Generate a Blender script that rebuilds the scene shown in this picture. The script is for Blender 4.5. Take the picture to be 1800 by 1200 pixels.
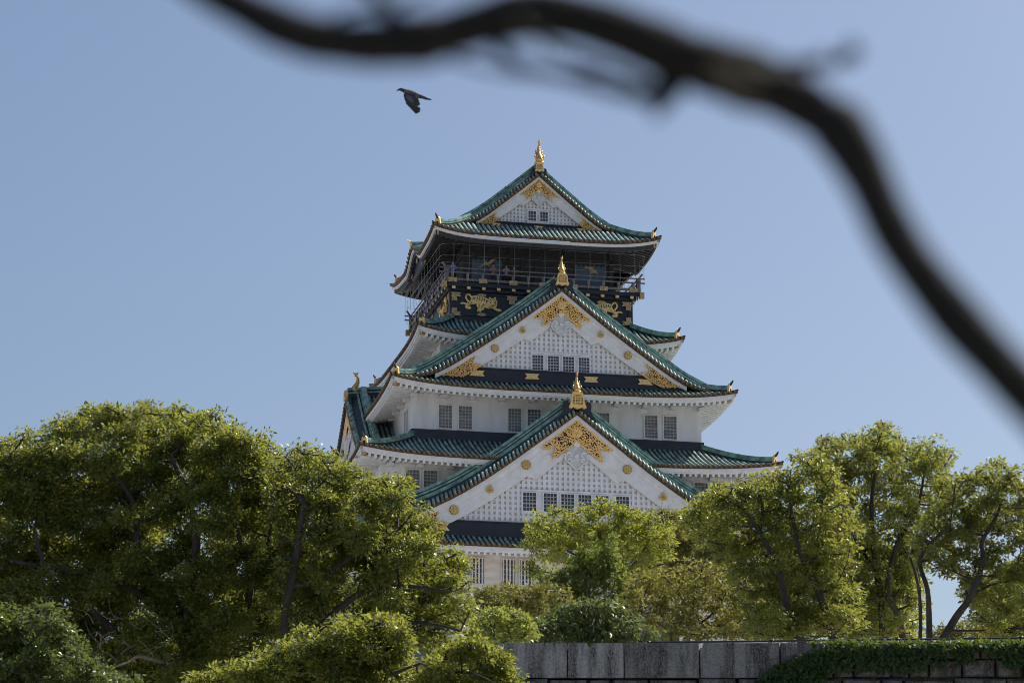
import bpy, math, random
import numpy as np
from mathutils import Vector, Matrix
R = math.radians
for o in list(bpy.data.objects): bpy.data.objects.remove(o)
S = bpy.context.scene
COL = S.collection

# ---------------------------------------------------------------- camera
F_PX, PITCH = 5035.1, R(14.4335)            # focal length in pixels of the 1800 px wide photograph
cam = bpy.data.cameras.new('camera'); cam_o = bpy.data.objects.new('camera', cam); COL.objects.link(cam_o)
cam.sensor_width = 36; cam.lens = F_PX * 36 / 1800
cam.clip_start = 0.05; cam.clip_end = 6000
cam_o.location = (0, 0, 0); cam_o.rotation_euler = (R(90) + PITCH, 0, 0)
cam.dof.use_dof = True; cam.dof.focus_distance = 150; cam.dof.aperture_fstop = 7
S.camera = cam_o

# ---------------------------------------------------------------- sky, sun, exposure
SUN_EL, SUN_AZ = R(49), R(56)               # azimuth from the view direction (+Y) towards the right (+X)
W_ = bpy.data.worlds.new('World'); S.world = W_; W_.use_nodes = True
nt = W_.node_tree; nt.nodes.clear()
sky = nt.nodes.new('ShaderNodeTexSky'); sky.sky_type = 'NISHITA'; sky.sun_disc = False
sky.sun_elevation = SUN_EL; sky.sun_rotation = SUN_AZ
sky.altitude = 0; sky.air_density = 1.0; sky.dust_density = 2.5; sky.ozone_density = 3.0
bg = nt.nodes.new('ShaderNodeBackground'); bg.inputs[1].default_value = 0.10
wo = nt.nodes.new('ShaderNodeOutputWorld')
nt.links.new(sky.outputs[0], bg.inputs[0]); nt.links.new(bg.outputs[0], wo.inputs[0])
sun = bpy.data.lights.new('sun', 'SUN'); sun.energy = 5.0; sun.angle = R(0.5); sun.color = (1, 0.94, 0.84)
sun_o = bpy.data.objects.new('sun', sun); COL.objects.link(sun_o)
sd = Vector((math.sin(SUN_AZ) * math.cos(SUN_EL), math.cos(SUN_AZ) * math.cos(SUN_EL), math.sin(SUN_EL)))
sun_o.rotation_euler = sd.to_track_quat('Z', 'Y').to_euler(); sun_o.location = (40, 60, 120)
S.view_settings.view_transform = 'Standard'; S.view_settings.look = 'None'
S.view_settings.gamma = 1; S.view_settings.exposure = 0.2; S.cycles.filter_width = 0.95

# ---------------------------------------------------------------- helpers
def at(px, py, Y):
    """point at world depth Y seen at pixel (px, py) of the photograph"""
    a = (px - 900) / F_PX; b = (600 - py) / F_PX
    c, s = math.cos(PITCH), math.sin(PITCH)
    dy = c - b * s; dz = s + b * c
    return Vector((a * Y / dy, Y, dz * Y / dy))

class MB:
    def __init__(s): s.v = []; s.f = []; s.m = []
    def add(s, vs, fs, mi=0):
        n = len(s.v); s.v += [tuple(p) for p in vs]
        for f in fs: s.f.append(tuple(i + n for i in f)); s.m.append(mi)
        return s
    def box(s, c, d, rz=0, mi=0, rot=None):
        hx, hy, hz = d[0] / 2, d[1] / 2, d[2] / 2
        M = rot if rot is not None else Matrix.Rotation(rz, 3, 'Z')
        vs = [Vector(c) + M @ Vector((x * hx, y * hy, z * hz)) for x in (-1, 1) for y in (-1, 1) for z in (-1, 1)]
        return s.add(vs, [(0, 1, 3, 2), (4, 6, 7, 5), (0, 4, 5, 1), (2, 3, 7, 6), (0, 2, 6, 4), (1, 5, 7, 3)], mi)
    def beam(s, a, b, w, h, mi=0):
        a = Vector(a); b = Vector(b); d = b - a; L = d.length
        if L < 1e-6: return s
        x = d / L; up = Vector((0, 0, 1)); y = up.cross(x)
        if y.length < 1e-4: y = Vector((0, 1, 0))
        y.normalize(); z = x.cross(y)
        return s.box((a + b) / 2, (L, w, h), mi=mi, rot=Matrix((x, y, z)).transposed())
    def prism(s, poly, f, t, mi=0):
        """poly: 2D list; f(a, b, k) -> 3D point, k in (0, 1) for the two faces; t unused thickness passed to f"""
        n = len(poly)
        vs = [f(a, b, 0) for a, b in poly] + [f(a, b, t) for a, b in poly]
        fs = [tuple(range(n)), tuple(range(2 * n - 1, n - 1, -1))]
        fs += [(i, i + n, (i + 1) % n + n, (i + 1) % n) for i in range(n)]
        return s.add(vs, fs, mi)
    def tube(s, path, rad, n=6, mi=0, cap=True, flat=1.0):
        path = [Vector(p) for p in path]; N = len(path)
        if not hasattr(rad, '__len__'): rad = [rad] * N
        t0 = (path[1] - path[0]).normalized()
        u = t0.cross(Vector((0, 0, 1)))
        if u.length < 0.05: u = t0.cross(Vector((1, 0, 0)))
        u.normalize(); vs = []
        for i, p in enumerate(path):
            t = (path[min(i + 1, N - 1)] - path[max(i - 1, 0)])
            if t.length < 1e-9: t = t0
            t = t.normalized(); u = (u - t * u.dot(t)); u = u.normalized() if u.length > 1e-6 else t.orthogonal().normalized()
            w = t.cross(u)
            for k in range(n):
                a = 2 * math.pi * k / n
                vs.append(p + (u * math.cos(a) + w * math.sin(a) * flat) * rad[i])
        fs = [(i * n + k, i * n + (k + 1) % n, (i + 1) * n + (k + 1) % n, (i + 1) * n + k) for i in range(N - 1) for k in range(n)]
        if cap: fs += [tuple(range(n - 1, -1, -1)), tuple((N - 1) * n + k for k in range(n))]
        return s.add(vs, fs, mi)
    def sweep(s, path, sec, side=None, up=Vector((0, 0, 1)), mi=0, closed=True):
        """sec: list of (sideways, up) offsets"""
        path = [Vector(p) for p in path]; N = len(path); n = len(sec); vs = []
        for i, p in enumerate(path):
            t = (path[min(i + 1, N - 1)] - path[max(i - 1, 0)]).normalized()
            sd_ = side if side is not None else t.cross(up).normalized()
            vs += [p + sd_ * a + up * b for a, b in sec]
        k = n if closed else n - 1
        fs = [(i * n + j, i * n + (j + 1) % n, (i + 1) * n + (j + 1) % n, (i + 1) * n + j) for i in range(N - 1) for j in range(k)]
        if closed: fs += [tuple(range(n - 1, -1, -1)), tuple((N - 1) * n + j for j in range(n))]
        return s.add(vs, fs, mi)
    def grid(s, f, na, nb, mi=0):
        vs = [f(i / na, j / nb) for i in range(na + 1) for j in range(nb + 1)]
        fs = [(i * (nb + 1) + j, (i + 1) * (nb + 1) + j, (i + 1) * (nb + 1) + j + 1, i * (nb + 1) + j + 1) for i in range(na) for j in range(nb)]
        return s.add(vs, fs, mi)
    def disc(s, c, ax, r, t, n=10, mi=0):
        c = Vector(c); ax = Vector(ax).normalized()
        return s.tube([c, c + ax * t], r, n, mi)

def obj(name, mb, mats, parent=None, smooth=False):
    me = bpy.data.meshes.new(name); me.from_pydata(mb.v, [], mb.f); me.update()
    if not isinstance(mats, (list, tuple)): mats = [mats]
    for m in mats: me.materials.append(m)
    if len(mats) > 1: me.polygons.foreach_set('material_index', mb.m)
    if smooth: me.polygons.foreach_set('use_smooth', [True] * len(me.polygons))
    o = bpy.data.objects.new(name, me); COL.objects.link(o)
    if parent: o.parent = parent
    return o
def thing(name, label, cat, loc=(0, 0, 0), rz=0, group=None):
    o = bpy.data.objects.new(name, None); COL.objects.link(o); o.empty_display_size = 0.5
    o.location = loc; o.rotation_euler = (0, 0, rz); o['label'] = label; o['category'] = cat
    if group: o['group'] = group
    return o
def curve1(pts):
    xs = np.array([p[0] for p in pts], float); ys = np.array([p[1] for p in pts], float)
    d = np.diff(ys) / np.diff(xs); m = np.concatenate([[d[0]], (d[1:] + d[:-1]) / 2, [d[-1]]])
    def f(x):
        x = min(max(x, xs[0]), xs[-1]); i = min(max(int(np.searchsorted(xs, x) - 1), 0), len(xs) - 2)
        h = xs[i + 1] - xs[i]; t = (x - xs[i]) / h
        return float((2*t**3-3*t*t+1)*ys[i] + (t**3-2*t*t+t)*h*m[i] + (-2*t**3+3*t*t)*ys[i+1] + (t**3-t*t)*h*m[i+1])
    return f
def smooth_path(pts, k=6):
    P = [Vector(p) for p in pts]; out = []
    for i in range(len(P) - 1):
        a, b, c, d = P[max(i - 1, 0)], P[i], P[i + 1], P[min(i + 2, len(P) - 1)]
        for j in range(k):
            t = j / k
            out.append(0.5 * ((2 * b) + (c - a) * t + (2*a - 5*b + 4*c - d) * t*t + (3*b - a - 3*c + d) * t**3))
    out.append(P[-1]); return out

# ---------------------------------------------------------------- materials
def mat(name, col, rough=0.6, metal=0.0, col2=None, scale=4.0, stretch=(1, 1, 1), bump=0.0, bscale=None, lo=0.35, hi=0.65, spec=0.5, detail=6):
    m = bpy.data.materials.new(name); m.use_nodes = True; t = m.node_tree
    b = t.nodes['Principled BSDF']; b.inputs['Base Color'].default_value = (*col, 1)
    b.inputs['Roughness'].default_value = rough; b.inputs['Metallic'].default_value = metal
    b.inputs['Specular IOR Level'].default_value = spec
    if col2 or bump:
        tc = t.nodes.new('ShaderNodeTexCoord'); mp = t.nodes.new('ShaderNodeMapping'); mp.inputs['Scale'].default_value = stretch
        t.links.new(tc.outputs['Object'], mp.inputs[0])
        nz = t.nodes.new('ShaderNodeTexNoise'); nz.inputs['Scale'].default_value = scale; nz.inputs['Detail'].default_value = detail
        t.links.new(mp.outputs[0], nz.inputs['Vector'])
    if col2:
        cr = t.nodes.new('ShaderNodeValToRGB'); cr.color_ramp.elements[0].position = lo; cr.color_ramp.elements[1].position = hi
        cr.color_ramp.elements[0].color = (*col, 1); cr.color_ramp.elements[1].color = (*col2, 1)
        t.links.new(nz.outputs[0], cr.inputs[0]); t.links.new(cr.outputs[0], b.inputs['Base Color'])
    if bump:
        n2 = t.nodes.new('ShaderNodeTexNoise'); n2.inputs['Scale'].default_value = bscale or scale * 3; n2.inputs['Detail'].default_value = 5
        t.links.new(mp.outputs[0], n2.inputs['Vector'])
        bp = t.nodes.new('ShaderNodeBump'); bp.inputs['Strength'].default_value = bump; bp.inputs['Distance'].default_value = 0.05
        t.links.new(n2.outputs[0], bp.inputs['Height']); t.links.new(bp.outputs[0], b.inputs['Normal'])
    return m
M = {}
M['plaster'] = mat('plaster', (0.82, 0.82, 0.835), 0.7, col2=(0.66, 0.655, 0.65), scale=2.2, stretch=(1, 1, 0.16), bump=0.08, bscale=8, lo=0.3, hi=0.75)
M['plaster_low'] = mat('plaster_low', (0.80, 0.76, 0.70), 0.75, col2=(0.62, 0.57, 0.50), scale=1.6, stretch=(0.5, 0.5, 2.2), bump=0.15, bscale=9)
M['boarding'] = mat('grey_boarding', (0.78, 0.78, 0.78), 0.8, col2=(0.68, 0.68, 0.67), scale=3)
M['carved'] = mat('groove_shade_carving', (0.66, 0.66, 0.67), 0.8, col2=(0.5, 0.5, 0.51), scale=4)  # grey pendant body behind the white scrolls: groove shade put into the colour
M['trim'] = mat('trim', (0.81, 0.81, 0.82), 0.6, col2=(0.72, 0.715, 0.71), scale=2.0)
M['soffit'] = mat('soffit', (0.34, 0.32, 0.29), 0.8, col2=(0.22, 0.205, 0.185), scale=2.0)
M['copper'] = mat('copper_green', (0.06, 0.115, 0.105), 0.42, col2=(0.27, 0.44, 0.37), scale=2.3, stretch=(1, 1, 1), bump=0.25, bscale=14, lo=0.36, hi=0.56, spec=0.6)
M['copper_r'] = mat('copper_ridge', (0.08, 0.16, 0.14), 0.44, col2=(0.27, 0.45, 0.37), scale=2.6, bump=0.2, bscale=10, lo=0.34, hi=0.6, spec=0.6)
def rowtone(m, a, b):
    t = m.node_tree; p = t.nodes['Principled BSDF']; src = p.inputs['Base Color'].links[0].from_socket
    g = t.nodes.new('ShaderNodeNewGeometry'); r = t.nodes.new('ShaderNodeMapRange'); r.inputs['To Min'].default_value = a; r.inputs['To Max'].default_value = b
    h = t.nodes.new('ShaderNodeHueSaturation'); h.inputs['Saturation'].default_value = 0.8
    t.links.new(g.outputs['Random Per Island'], r.inputs['Value']); t.links.new(r.outputs[0], h.inputs['Value']); t.links.new(src, h.inputs['Color']); t.links.new(h.outputs[0], p.inputs['Base Color'])
rowtone(M['copper'], 0.72, 1.2)
M['pan'] = mat('pan_tile', (0.016, 0.022, 0.027), 0.5, col2=(0.035, 0.06, 0.06), scale=3.0, bump=0.2)
M['dark'] = mat('dark_band', (0.013, 0.016, 0.024), 0.45, col2=(0.022, 0.026, 0.034), scale=2)
M['black'] = mat('black_lacquer', (0.009, 0.011, 0.018), 0.35, col2=(0.016, 0.018, 0.027), scale=1.5)
M['blackwood'] = mat('black_wood', (0.022, 0.022, 0.026), 0.6, col2=(0.045, 0.042, 0.045), scale=5)
M['rail'] = mat('rail_paint', (0.20, 0.175, 0.185), 0.5, col2=(0.12, 0.10, 0.11), scale=5)
M['gold'] = mat('gold', (0.95, 0.62, 0.22), 0.32, 0.85, col2=(0.75, 0.45, 0.14), scale=9, bump=0.25, bscale=24)
M['goldflat'] = mat('gold_leaf', (0.98, 0.70, 0.30), 0.45, 0.5, col2=(0.80, 0.52, 0.19), scale=7, bump=0.3, bscale=20)
M['oldgold'] = mat('weathered_gold', (0.66, 0.46, 0.23), 0.5, 0.5, col2=(0.33, 0.23, 0.13), scale=8, bump=0.3, bscale=24)
M['cap'] = mat('tile_end', (0.34, 0.18, 0.06), 0.5, 0.55, col2=(0.13, 0.075, 0.035), scale=6, lo=0.4, hi=0.62)
M['capdark'] = mat('tile_edge', (0.05, 0.036, 0.022), 0.6, col2=(0.10, 0.065, 0.03), scale=5)
M['bronze'] = mat('bronze', (0.28, 0.17, 0.06), 0.4, 0.9, col2=(0.55, 0.35, 0.12), scale=5, bump=0.2)
M['glass'] = mat('window_glass', (0.03, 0.035, 0.045), 0.12, spec=0.8)
M['blind'] = mat('window_blind', (0.26, 0.26, 0.26), 0.6, col2=(0.13, 0.13, 0.14), scale=2, spec=0.3)
M['mullion'] = mat('mullion', (0.42, 0.41, 0.40), 0.6)
M['mullion_d'] = mat('mullion_grey', (0.40, 0.40, 0.40), 0.6)
M['panel'] = mat('blue_panel', (0.10, 0.155, 0.21), 0.4, col2=(0.06, 0.10, 0.15), scale=0.8)
M['wire'] = mat('wire', (0.35, 0.37, 0.40), 0.4, 0.6)
M['steel'] = mat('steel_pipe', (0.02, 0.021, 0.026), 0.4, 0.0)

# ================================================================ CASTLE
X0, Y0, YAW = 0.680, 190.0, 0.21907
keep = thing('castle_keep', 'tall white castle keep with tiers of green copper roofs and gold ornaments', 'castle', (X0, Y0, 0), YAW)
random.seed(3)
RIB = 0.33

def hipfn(T):
    W, D, z0, P, lift, kh = T['W'], T['D'], T['z0'], T['P'], T['lift'], T.get('kara', 0)
    def H(u, v):
        eu, ev = W - abs(u), D - abs(v); e = max(min(eu, ev), 0)
        z = z0 + P(e) + lift * (min(abs(u) / W, 1) * min(abs(v) / D, 1)) ** 4.5 * 1.0
        if kh and eu <= ev:
            a = abs(v)
            k = kh * math.cos(math.pi * a / 5.6) ** 2 - 0.05 if a < 2.8 else (-0.05 * max(0, 1 - (a - 2.8) / 1.5))
            z += k * max(0, 1 - eu / 2.6)
        return z
    return H
SIDES = [('f', Vector((1, 0, 0)), Vector((0, -1, 0))), ('r', Vector((0, 1, 0)), Vector((1, 0, 0))),
         ('b', Vector((-1, 0, 0)), Vector((0, 1, 0))), ('l', Vector((0, -1, 0)), Vector((-1, 0, 0)))]
def half_tube_rib(mb, path, side, r, mi=0):
    sec = [(-r, 0), (-r * 0.75, r * 0.75), (0, r * 1.1), (r * 0.75, r * 0.75), (r, 0)]
    mb.sweep(path, sec, side=side, mi=mi)

def tier(T):
    W, D, E = T['W'], T['D'], T['E']; H = hipfn(T); T['H'] = H
    root = None
    base, ribs, caps, fas, raf, sof = MB(), MB(), MB(), MB(), MB(), MB()
    for key, du, dn in SIDES:
        A, B = (W, D) if key in 'fb' else (D, W)       # half length along the eave, distance of the eave from centre
        pt = lambda a, e, dz=0.0: Vector((du * a + dn * (B - e)).to_tuple() ) + Vector((0, 0, H(*(du * a + dn * (B - e)).xy) + dz))
        nseg = 36
        base.grid(lambda s, t: pt((2 * s - 1) * (A - t * E), t * E), nseg, 8)
        # edge band (pan tile ends)
        n = int(2 * A / RIB); sp = 2 * (A - 0.12) / n
        for k in range(n + 1):
            a = -(A - 0.12) + k * sp
            e1 = min(E, A - abs(a))
            if e1 > 0.12:
                path = [pt(a, -0.06 + (e1 + 0.06) * i / 5, 0.01) for i in range(6)]
                half_tube_rib(ribs, path, du, 0.105)
            c = pt(a, -0.02, 0.035)
            caps.disc(c, dn, 0.098, 0.06, 9)
        pe = [pt(-A + 2 * A * i / nseg, 0.0) for i in range(nseg + 1)]
        caps.sweep(pe, [(0.02, -0.075), (-0.06, -0.075), (-0.06, 0.02), (0.02, 0.02)], side=dn, mi=1)
        ins = lambda d, dz: [pt(-(A - d) + 2 * (A - d) * i / nseg, 0.0) - dn * d + Vector((0, 0, dz)) for i in range(nseg + 1)]
        if T.get('blk'):
            fas.sweep(ins(0.08, -0.12), [(0.0, -0.17), (-0.12, -0.17), (-0.12, 0.02), (0.0, 0.02)], side=dn)
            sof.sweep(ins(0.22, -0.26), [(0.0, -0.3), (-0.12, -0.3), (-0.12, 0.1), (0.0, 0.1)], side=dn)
        else:
            fas.sweep(ins(0.07, -0.12), [(0.0, -0.2), (-0.15, -0.2), (-0.15, 0.03), (0.0, 0.03)], side=dn)
            fas.sweep(ins(0.17, -0.3), [(0.0, -0.1), (-0.15, -0.1), (-0.15, 0.03), (0.0, 0.03)], side=dn)
        # soffit and rafters
        OV = T['ov']; sl = T.get('sl', 0.22); dz0 = -0.36
        sp_ = lambda a, d, dz=0: (du * a + dn * (B - d)) + Vector((0, 0, H(*(du * a + dn * B).xy) * (1 - d / OV) + (T['z0'] ) * (d / OV) + dz0 + sl * d + dz))
        sof.grid(lambda s, t: sp_((2 * s - 1) * (A - 0.2 - t * (OV - 0.2)), 0.2 + t * (OV - 0.2)), 24, 3)
        m = int(2 * A / 0.385)
        for k in range(m + 1):
            a = -(A - 0.3) + (2 * A - 0.6) * k / m
            d1 = min(OV, A - abs(a))
            if d1 > 0.45: raf.beam(sp_(a, 0.25, -0.13), sp_(a, d1, -0.13), 0.155, 0.25)
    roof = obj('roof', base, M['pan'], keep)
    obj('roof_tile', ribs, M['copper'], roof, True); obj('tile_end', caps, [M['cap'], M['capdark']], roof)
    obj('fascia', fas, M['trim'], roof)
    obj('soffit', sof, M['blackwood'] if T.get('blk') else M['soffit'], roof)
    obj('rafter', raf, M['blackwood'] if T.get('blk') else M['trim'], roof)
    # hips
    for su in (-1, 1):
        for sv in (-1, 1):
            hm = MB(); E_ = T.get('Ehip', E); path = [Vector((su * (W - e), sv * (D - e), H(su * (W - e), sv * (D - e)) + 0.0)) for e in np.linspace(E_, 0.42, 9)]
            for w, b0, b1, mi in ((0.17, 0.0, 0.17, 1), (0.20, 0.15, 0.22, 0), (0.15, 0.2, 0.3, 0), (0.18, 0.29, 0.35, 0), (0.11, 0.34, 0.46, 0)):
                hm.sweep(path, [(-w, b0), (-w, b1), (w, b1), (w, b0)], mi=mi)
            obj('hip_ridge', hm, [M['copper_r'], M['dark']], roof)
            d = Vector((su, sv, 0)).normalized(); q = Vector((-d.y, d.x, 0)); e0 = path[-1]
            om = MB(); poly = [(-0.24, -0.02), (-0.19, 0.3), (-0.17, 0.45), (-0.08, 0.56), (0.08, 0.56), (0.17, 0.45), (0.19, 0.3), (0.24, -0.02), (0.1, -0.02), (0.09, 0.25), (-0.09, 0.25), (-0.1, -0.02)]
            om.prism(poly, lambda a, b, k: e0 + q * a + d * k + Vector((0, 0, b)), 0.14)
            om.box(e0 + d * 0.03 + Vector((0, 0, 0.12)), (0.2, 0.05, 0.24), rz=math.atan2(q.y, q.x), mi=1)
            om.tube([e0 + d * (0.08 + 0.26 * t) + Vector((0, 0, 0.5 + 0.06 * t + 0.22 * t * t)) for t in (0, .3, .6, .85, 1)], [0.09, 0.085, 0.075, 0.06, 0.03], 7, mi=1)
            obj('ridge_end', om, [M['goldflat'], M['blackwood']], roof)
            tm = MB(); c0 = Vector((su * W, sv * D, H(su * W, sv * D)))
            tm.tube([c0 - d * 0.45 + Vector((0, 0, 0.02)), c0 - d * 0.1 + Vector((0, 0, 0.06)), c0 + d * 0.12 + Vector((0, 0, 0.13))], [0.12, 0.1, 0.05], 7)
            obj('corner_tile', tm, M['blackwood'], roof)
            gm = MB(); gm.beam(c0 - d * 1.05 + Vector((0, 0, -0.52)), c0 - d * 0.42 + Vector((0, 0, -0.5)), 0.26, 0.26)
            gm.beam(c0 - d * 0.45 + Vector((0, 0, -0.5)), c0 - d * 0.36 + Vector((0, 0, -0.5)), 0.3, 0.3)
            obj('corner_rafter_cap', gm, M['oldgold'], roof)
    T['roof'] = roof
    return roof
def walls(hu, hv, z0, z1, m, name='wall'):
    b = MB(); b.box((0, 0, (z0 + z1) / 2), (2 * hu, 2 * hv, z1 - z0)); return obj(name, b, m, keep)

R1 = dict(W=7.74, D=7.83, z0=53.95, P=lambda e: 0.55 * e + 0.025 * e * e, lift=0.58, E=2.3, Ehip=2.3 + 0.9, ov=2.75, blk=True, kara=1.15, sl=0.3)
R2 = dict(W=8.96, D=8.93, z0=46.78, P=lambda e: 0.48 * e + 0.045 * e * e, lift=0.62, E=2.85, ov=1.9)
R3 = dict(W=11.33, D=12.81, z0=42.38, P=lambda e: 0.42 * e + 0.04 * e * e, lift=0.58, E=1.45, Ehip=1.45 + 1.1, ov=2.15, sl=0.25)
R4 = dict(W=13.62, D=14.83, z0=37.38, P=lambda e: 0.36 * e + 0.03 * e * e, lift=0.55, E=4.2, ov=1.95)
R5 = dict(W=15.9, D=16.9, z0=31.52, P=lambda e: 0.42 * e + 0.05 * e * e, lift=0.55, E=1.5, Ehip=1.5 + 1.2, ov=2.0)
for T in (R1, R2, R3, R4, R5): tier(T)
w1 = walls(5.05, 5.05, 50.9, 54.5, M['blackwood'])
w1b = walls(6.23, 5.95, 47.6, 50.74, M['black'])
w2 = walls(7.1, 7.1, 42.8, 47.0, M['plaster'])
w3 = walls(9.52, 10.7, 38.2, 42.62, M['plaster'])
w4 = walls(11.9, 12.85, 31.8, 37.6, M['plaster'])
w5 = walls(14.05, 14.85, 21.0, 31.7, M['plaster_low'])
# battered stone base
sb = MB(); top = [(-14.6, -15.4), (14.6, -15.4), (14.6, 15.4), (-14.6, 15.4)]; bot = [(x * 1.32, y * 1.32) for x, y in top]
vs = []
for k in range(9):
    t = k / 8; q = 1 + 0.32 * t ** 1.6
    vs += [(x * q, y * q, 21.1 - 11.5 * t) for x, y in top]
sb.add(vs, [(4 * k + i, 4 * k + (i + 1) % 4, 4 * k + 4 + (i + 1) % 4, 4 * k + 4 + i) for k in range(8) for i in range(4)] + [(3, 2, 1, 0)])
M['rubble'] = mat('base_stone', (0.20, 0.19, 0.17), 0.9, col2=(0.32, 0.30, 0.27), scale=1.2, bump=0.6, bscale=2.5)
obj('stone_base', sb, M['rubble'], keep)

def ring_band(hu, hv, z0, z1, t, m, name, parent):
    b = MB()
    for s in (-1, 1):
        b.box((0, s * (hv + t / 2), (z0 + z1) / 2), (2 * hu + 2 * t, t, z1 - z0))
        b.box((s * (hu + t / 2), 0, (z0 + z1) / 2), (t, 2 * hv - 0.004, z1 - z0))
    return obj(name, b, m, parent)
# dark flashing courses where each hip roof meets the wall above
ring_band(9.52, 10.7, 39.3, 39.72, 0.22, M['dark'], 'flashing', w3); ring_band(9.52, 10.7, 39.72, 39.96, 0.13, M['dark'], 'flashing_cap', w3)
ring_band(6.23, 5.95, 48.1, 48.62, 0.2, M['dark'], 'flashing', w1b)

# brackets under the eaves
bk = MB(); bk.box((0, 0, 0), (0.42, 0.44, 0.22)); bk_me = None
for (hu, hv, z, w) in ((7.1, 7.1, 46.55, w2), (9.52, 10.7, 42.1, w3), (11.9, 12.85, 37.05, w4)):
    for s in (-1, 1):
        spots = [(k * 1.9, s * (hv + 0.22), 0) for k in range(-int(hu / 1.9), int(hu / 1.9) + 1)] + [(s * (hu + 0.22), k * 1.9, R(90)) for k in range(-int(hv / 1.9), int(hv / 1.9) + 1)]
        for x, y, rz in spots:
            if bk_me is None: o = obj('eave_bracket', bk, M['plaster'], w); bk_me = o
            else: o = bk_me.copy(); COL.objects.link(o); o.parent = w
            o.location = (x, y, z); o.rotation_euler = (0, 0, rz)

# ---------------------------------------------------------------- windows
def window(u, z, w, h, vf, style='grid', blind=True, face='f'):
    """recess-look window on a wall face: frame proud of the wall, pane, lattice"""
    if face == 'f': f = lambda a, b, d: Vector((u + a, vf - d, z + b))
    else: f = lambda a, b, d: Vector((vf - d, u + a, z + b))
    fr = MB(); t = 0.07
    for a0, a1, b0, b1 in ((-w/2-t, w/2+t, h/2, h/2+t), (-w/2-t, w/2+t, -h/2-t, -h/2), (-w/2-t, -w/2, -h/2, h/2), (w/2, w/2+t, -h/2, h/2)):
        fr.prism([(a0, b0), (a1, b0), (a1, b1), (a0, b1)], f, 0.10)
    o = obj('window', fr, M['trim'] if style != 'bars' else M['plaster_low'], keep)
    p = MB(); p.prism([(-w/2, -h/2), (w/2, -h/2), (w/2, h/2), (-w/2, h/2)], f, 0.015)
    obj('pane', p, M['blind'] if blind else M['glass'], o)
    l = MB()
    if style == 'grid':
        na, nb = max(2, round(w / 0.2)), max(3, round(h / 0.21)); bw = 0.021
        for i in range(1, na):
            a = -w/2 + w * i / na; l.prism([(a - bw, -h/2), (a + bw, -h/2), (a + bw, h/2), (a - bw, h/2)], f, 0.055)
        for j in range(1, nb):
            b = -h/2 + h * j / nb; k = 1.7 if j == nb // 2 else 1
            l.prism([(-w/2, b - bw * k), (w/2, b - bw * k), (w/2, b + bw * k), (-w/2, b + bw * k)], f, 0.052)
        obj('lattice', l, M['mullion'] if not blind else M['mullion_d'], o)
    else:
        for i in range(4):
            a = -w/2 + w * (i + 0.5) / 4
            l.prism([(a - 0.05, -h/2), (a + 0.05, -h/2), (a + 0.05, h/2), (a - 0.05, h/2)], f, 0.08)
        for j in range(1, 5):
            b = -h/2 + h * j / 5; l.prism([(-w/2, b - 0.012), (w/2, b - 0.012), (w/2, b + 0.012), (-w/2, b + 0.012)], f, 0.03)
        obj('window_bar', l, M['plaster_low'], o)
    return o
for k, u in enumerate((-7.44, -6.14, -2.91, -1.63, 1.63, 2.9, 6.12, 7.4)):
    window(u, 40.84, 0.85, 1.5, -10.7, blind=(k != 3))
for u in (-9.92, -8.78, 8.78, 9.92): window(u, 36.2, 0.87, 1.28, -12.85)
for u in (-6.2, -4.24, -3.1, 3.1, 4.24, 6.2): window(u, 30.26, 0.86, 1.56, -14.85, 'bars', False)
for u in (-9.6, -8.4, 8.4, 9.6): window(u, 30.26, 0.86, 1.56, -14.85, 'bars', False)
for v in (-9.1, -8.3): window(v, 40.84, 0.55, 1.5, -9.52, face='l')
for u in (-5.6, 5.6): window(u, 45.4, 0.8, 1.4, -7.1, blind=False)

# ---------------------------------------------------------------- gables
def crest(c, nrm, r, kind, parent):
    b = MB(); n = Vector(nrm).normalized(); x = n.orthogonal().normalized()
    x = Vector((1, 0, 0)) if abs(n.y) > 0.5 else Vector((0, 1, 0)); z = Vector((0, 0, 1)); c = Vector(c)
    if kind == 'mum':
        b.disc(c, n, r, 0.06, 18, 1)
        for k in range(8):
            a = 2 * math.pi * k / 8; d = x * math.cos(a) + z * math.sin(a); q = x * -math.sin(a) + z * math.cos(a)
            poly = [(0.18, -0.05), (0.7, -0.26), (0.9, -0.17), (0.95, 0), (0.9, 0.17), (0.7, 0.26), (0.18, 0.05)]
            b.prism(poly, lambda p, s, k_: c + (d * p + q * s) * r + n * (0.05 + k_), 0.05)
        b.disc(c, n, r * 0.2, 0.12, 10)
    else:
        for a, L in ((-90, 0.9), (-40, 0.95), (-140, 0.95), (0, 0.85), (180, 0.85)):
            a = math.radians(a); d = x * math.cos(a) + z * math.sin(a); q = x * -math.sin(a) + z * math.cos(a)
            poly = [(0, -0.12), (0.35, -0.3), (0.7, -0.25), (L, 0), (0.7, 0.25), (0.35, 0.3), (0, 0.12)]
            b.prism(poly, lambda p, s, k_: c + (d * p + q * s) * r + n * k_, 0.09)
        for a, L in ((90, 1.15), (60, 0.9), (120, 0.9)):
            a = math.radians(a); d = x * math.cos(a) + z * math.sin(a); q = x * -math.sin(a) + z * math.cos(a)
            b.prism([(0.1, -0.1), (L * 0.7, -0.14), (L, 0), (L * 0.7, 0.14), (0.1, 0.1)], lambda p, s, k_: c + (d * p + q * s) * r + n * k_, 0.08)
    return obj('crest', b, [M['gold'], M['bronze']], parent)

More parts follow.
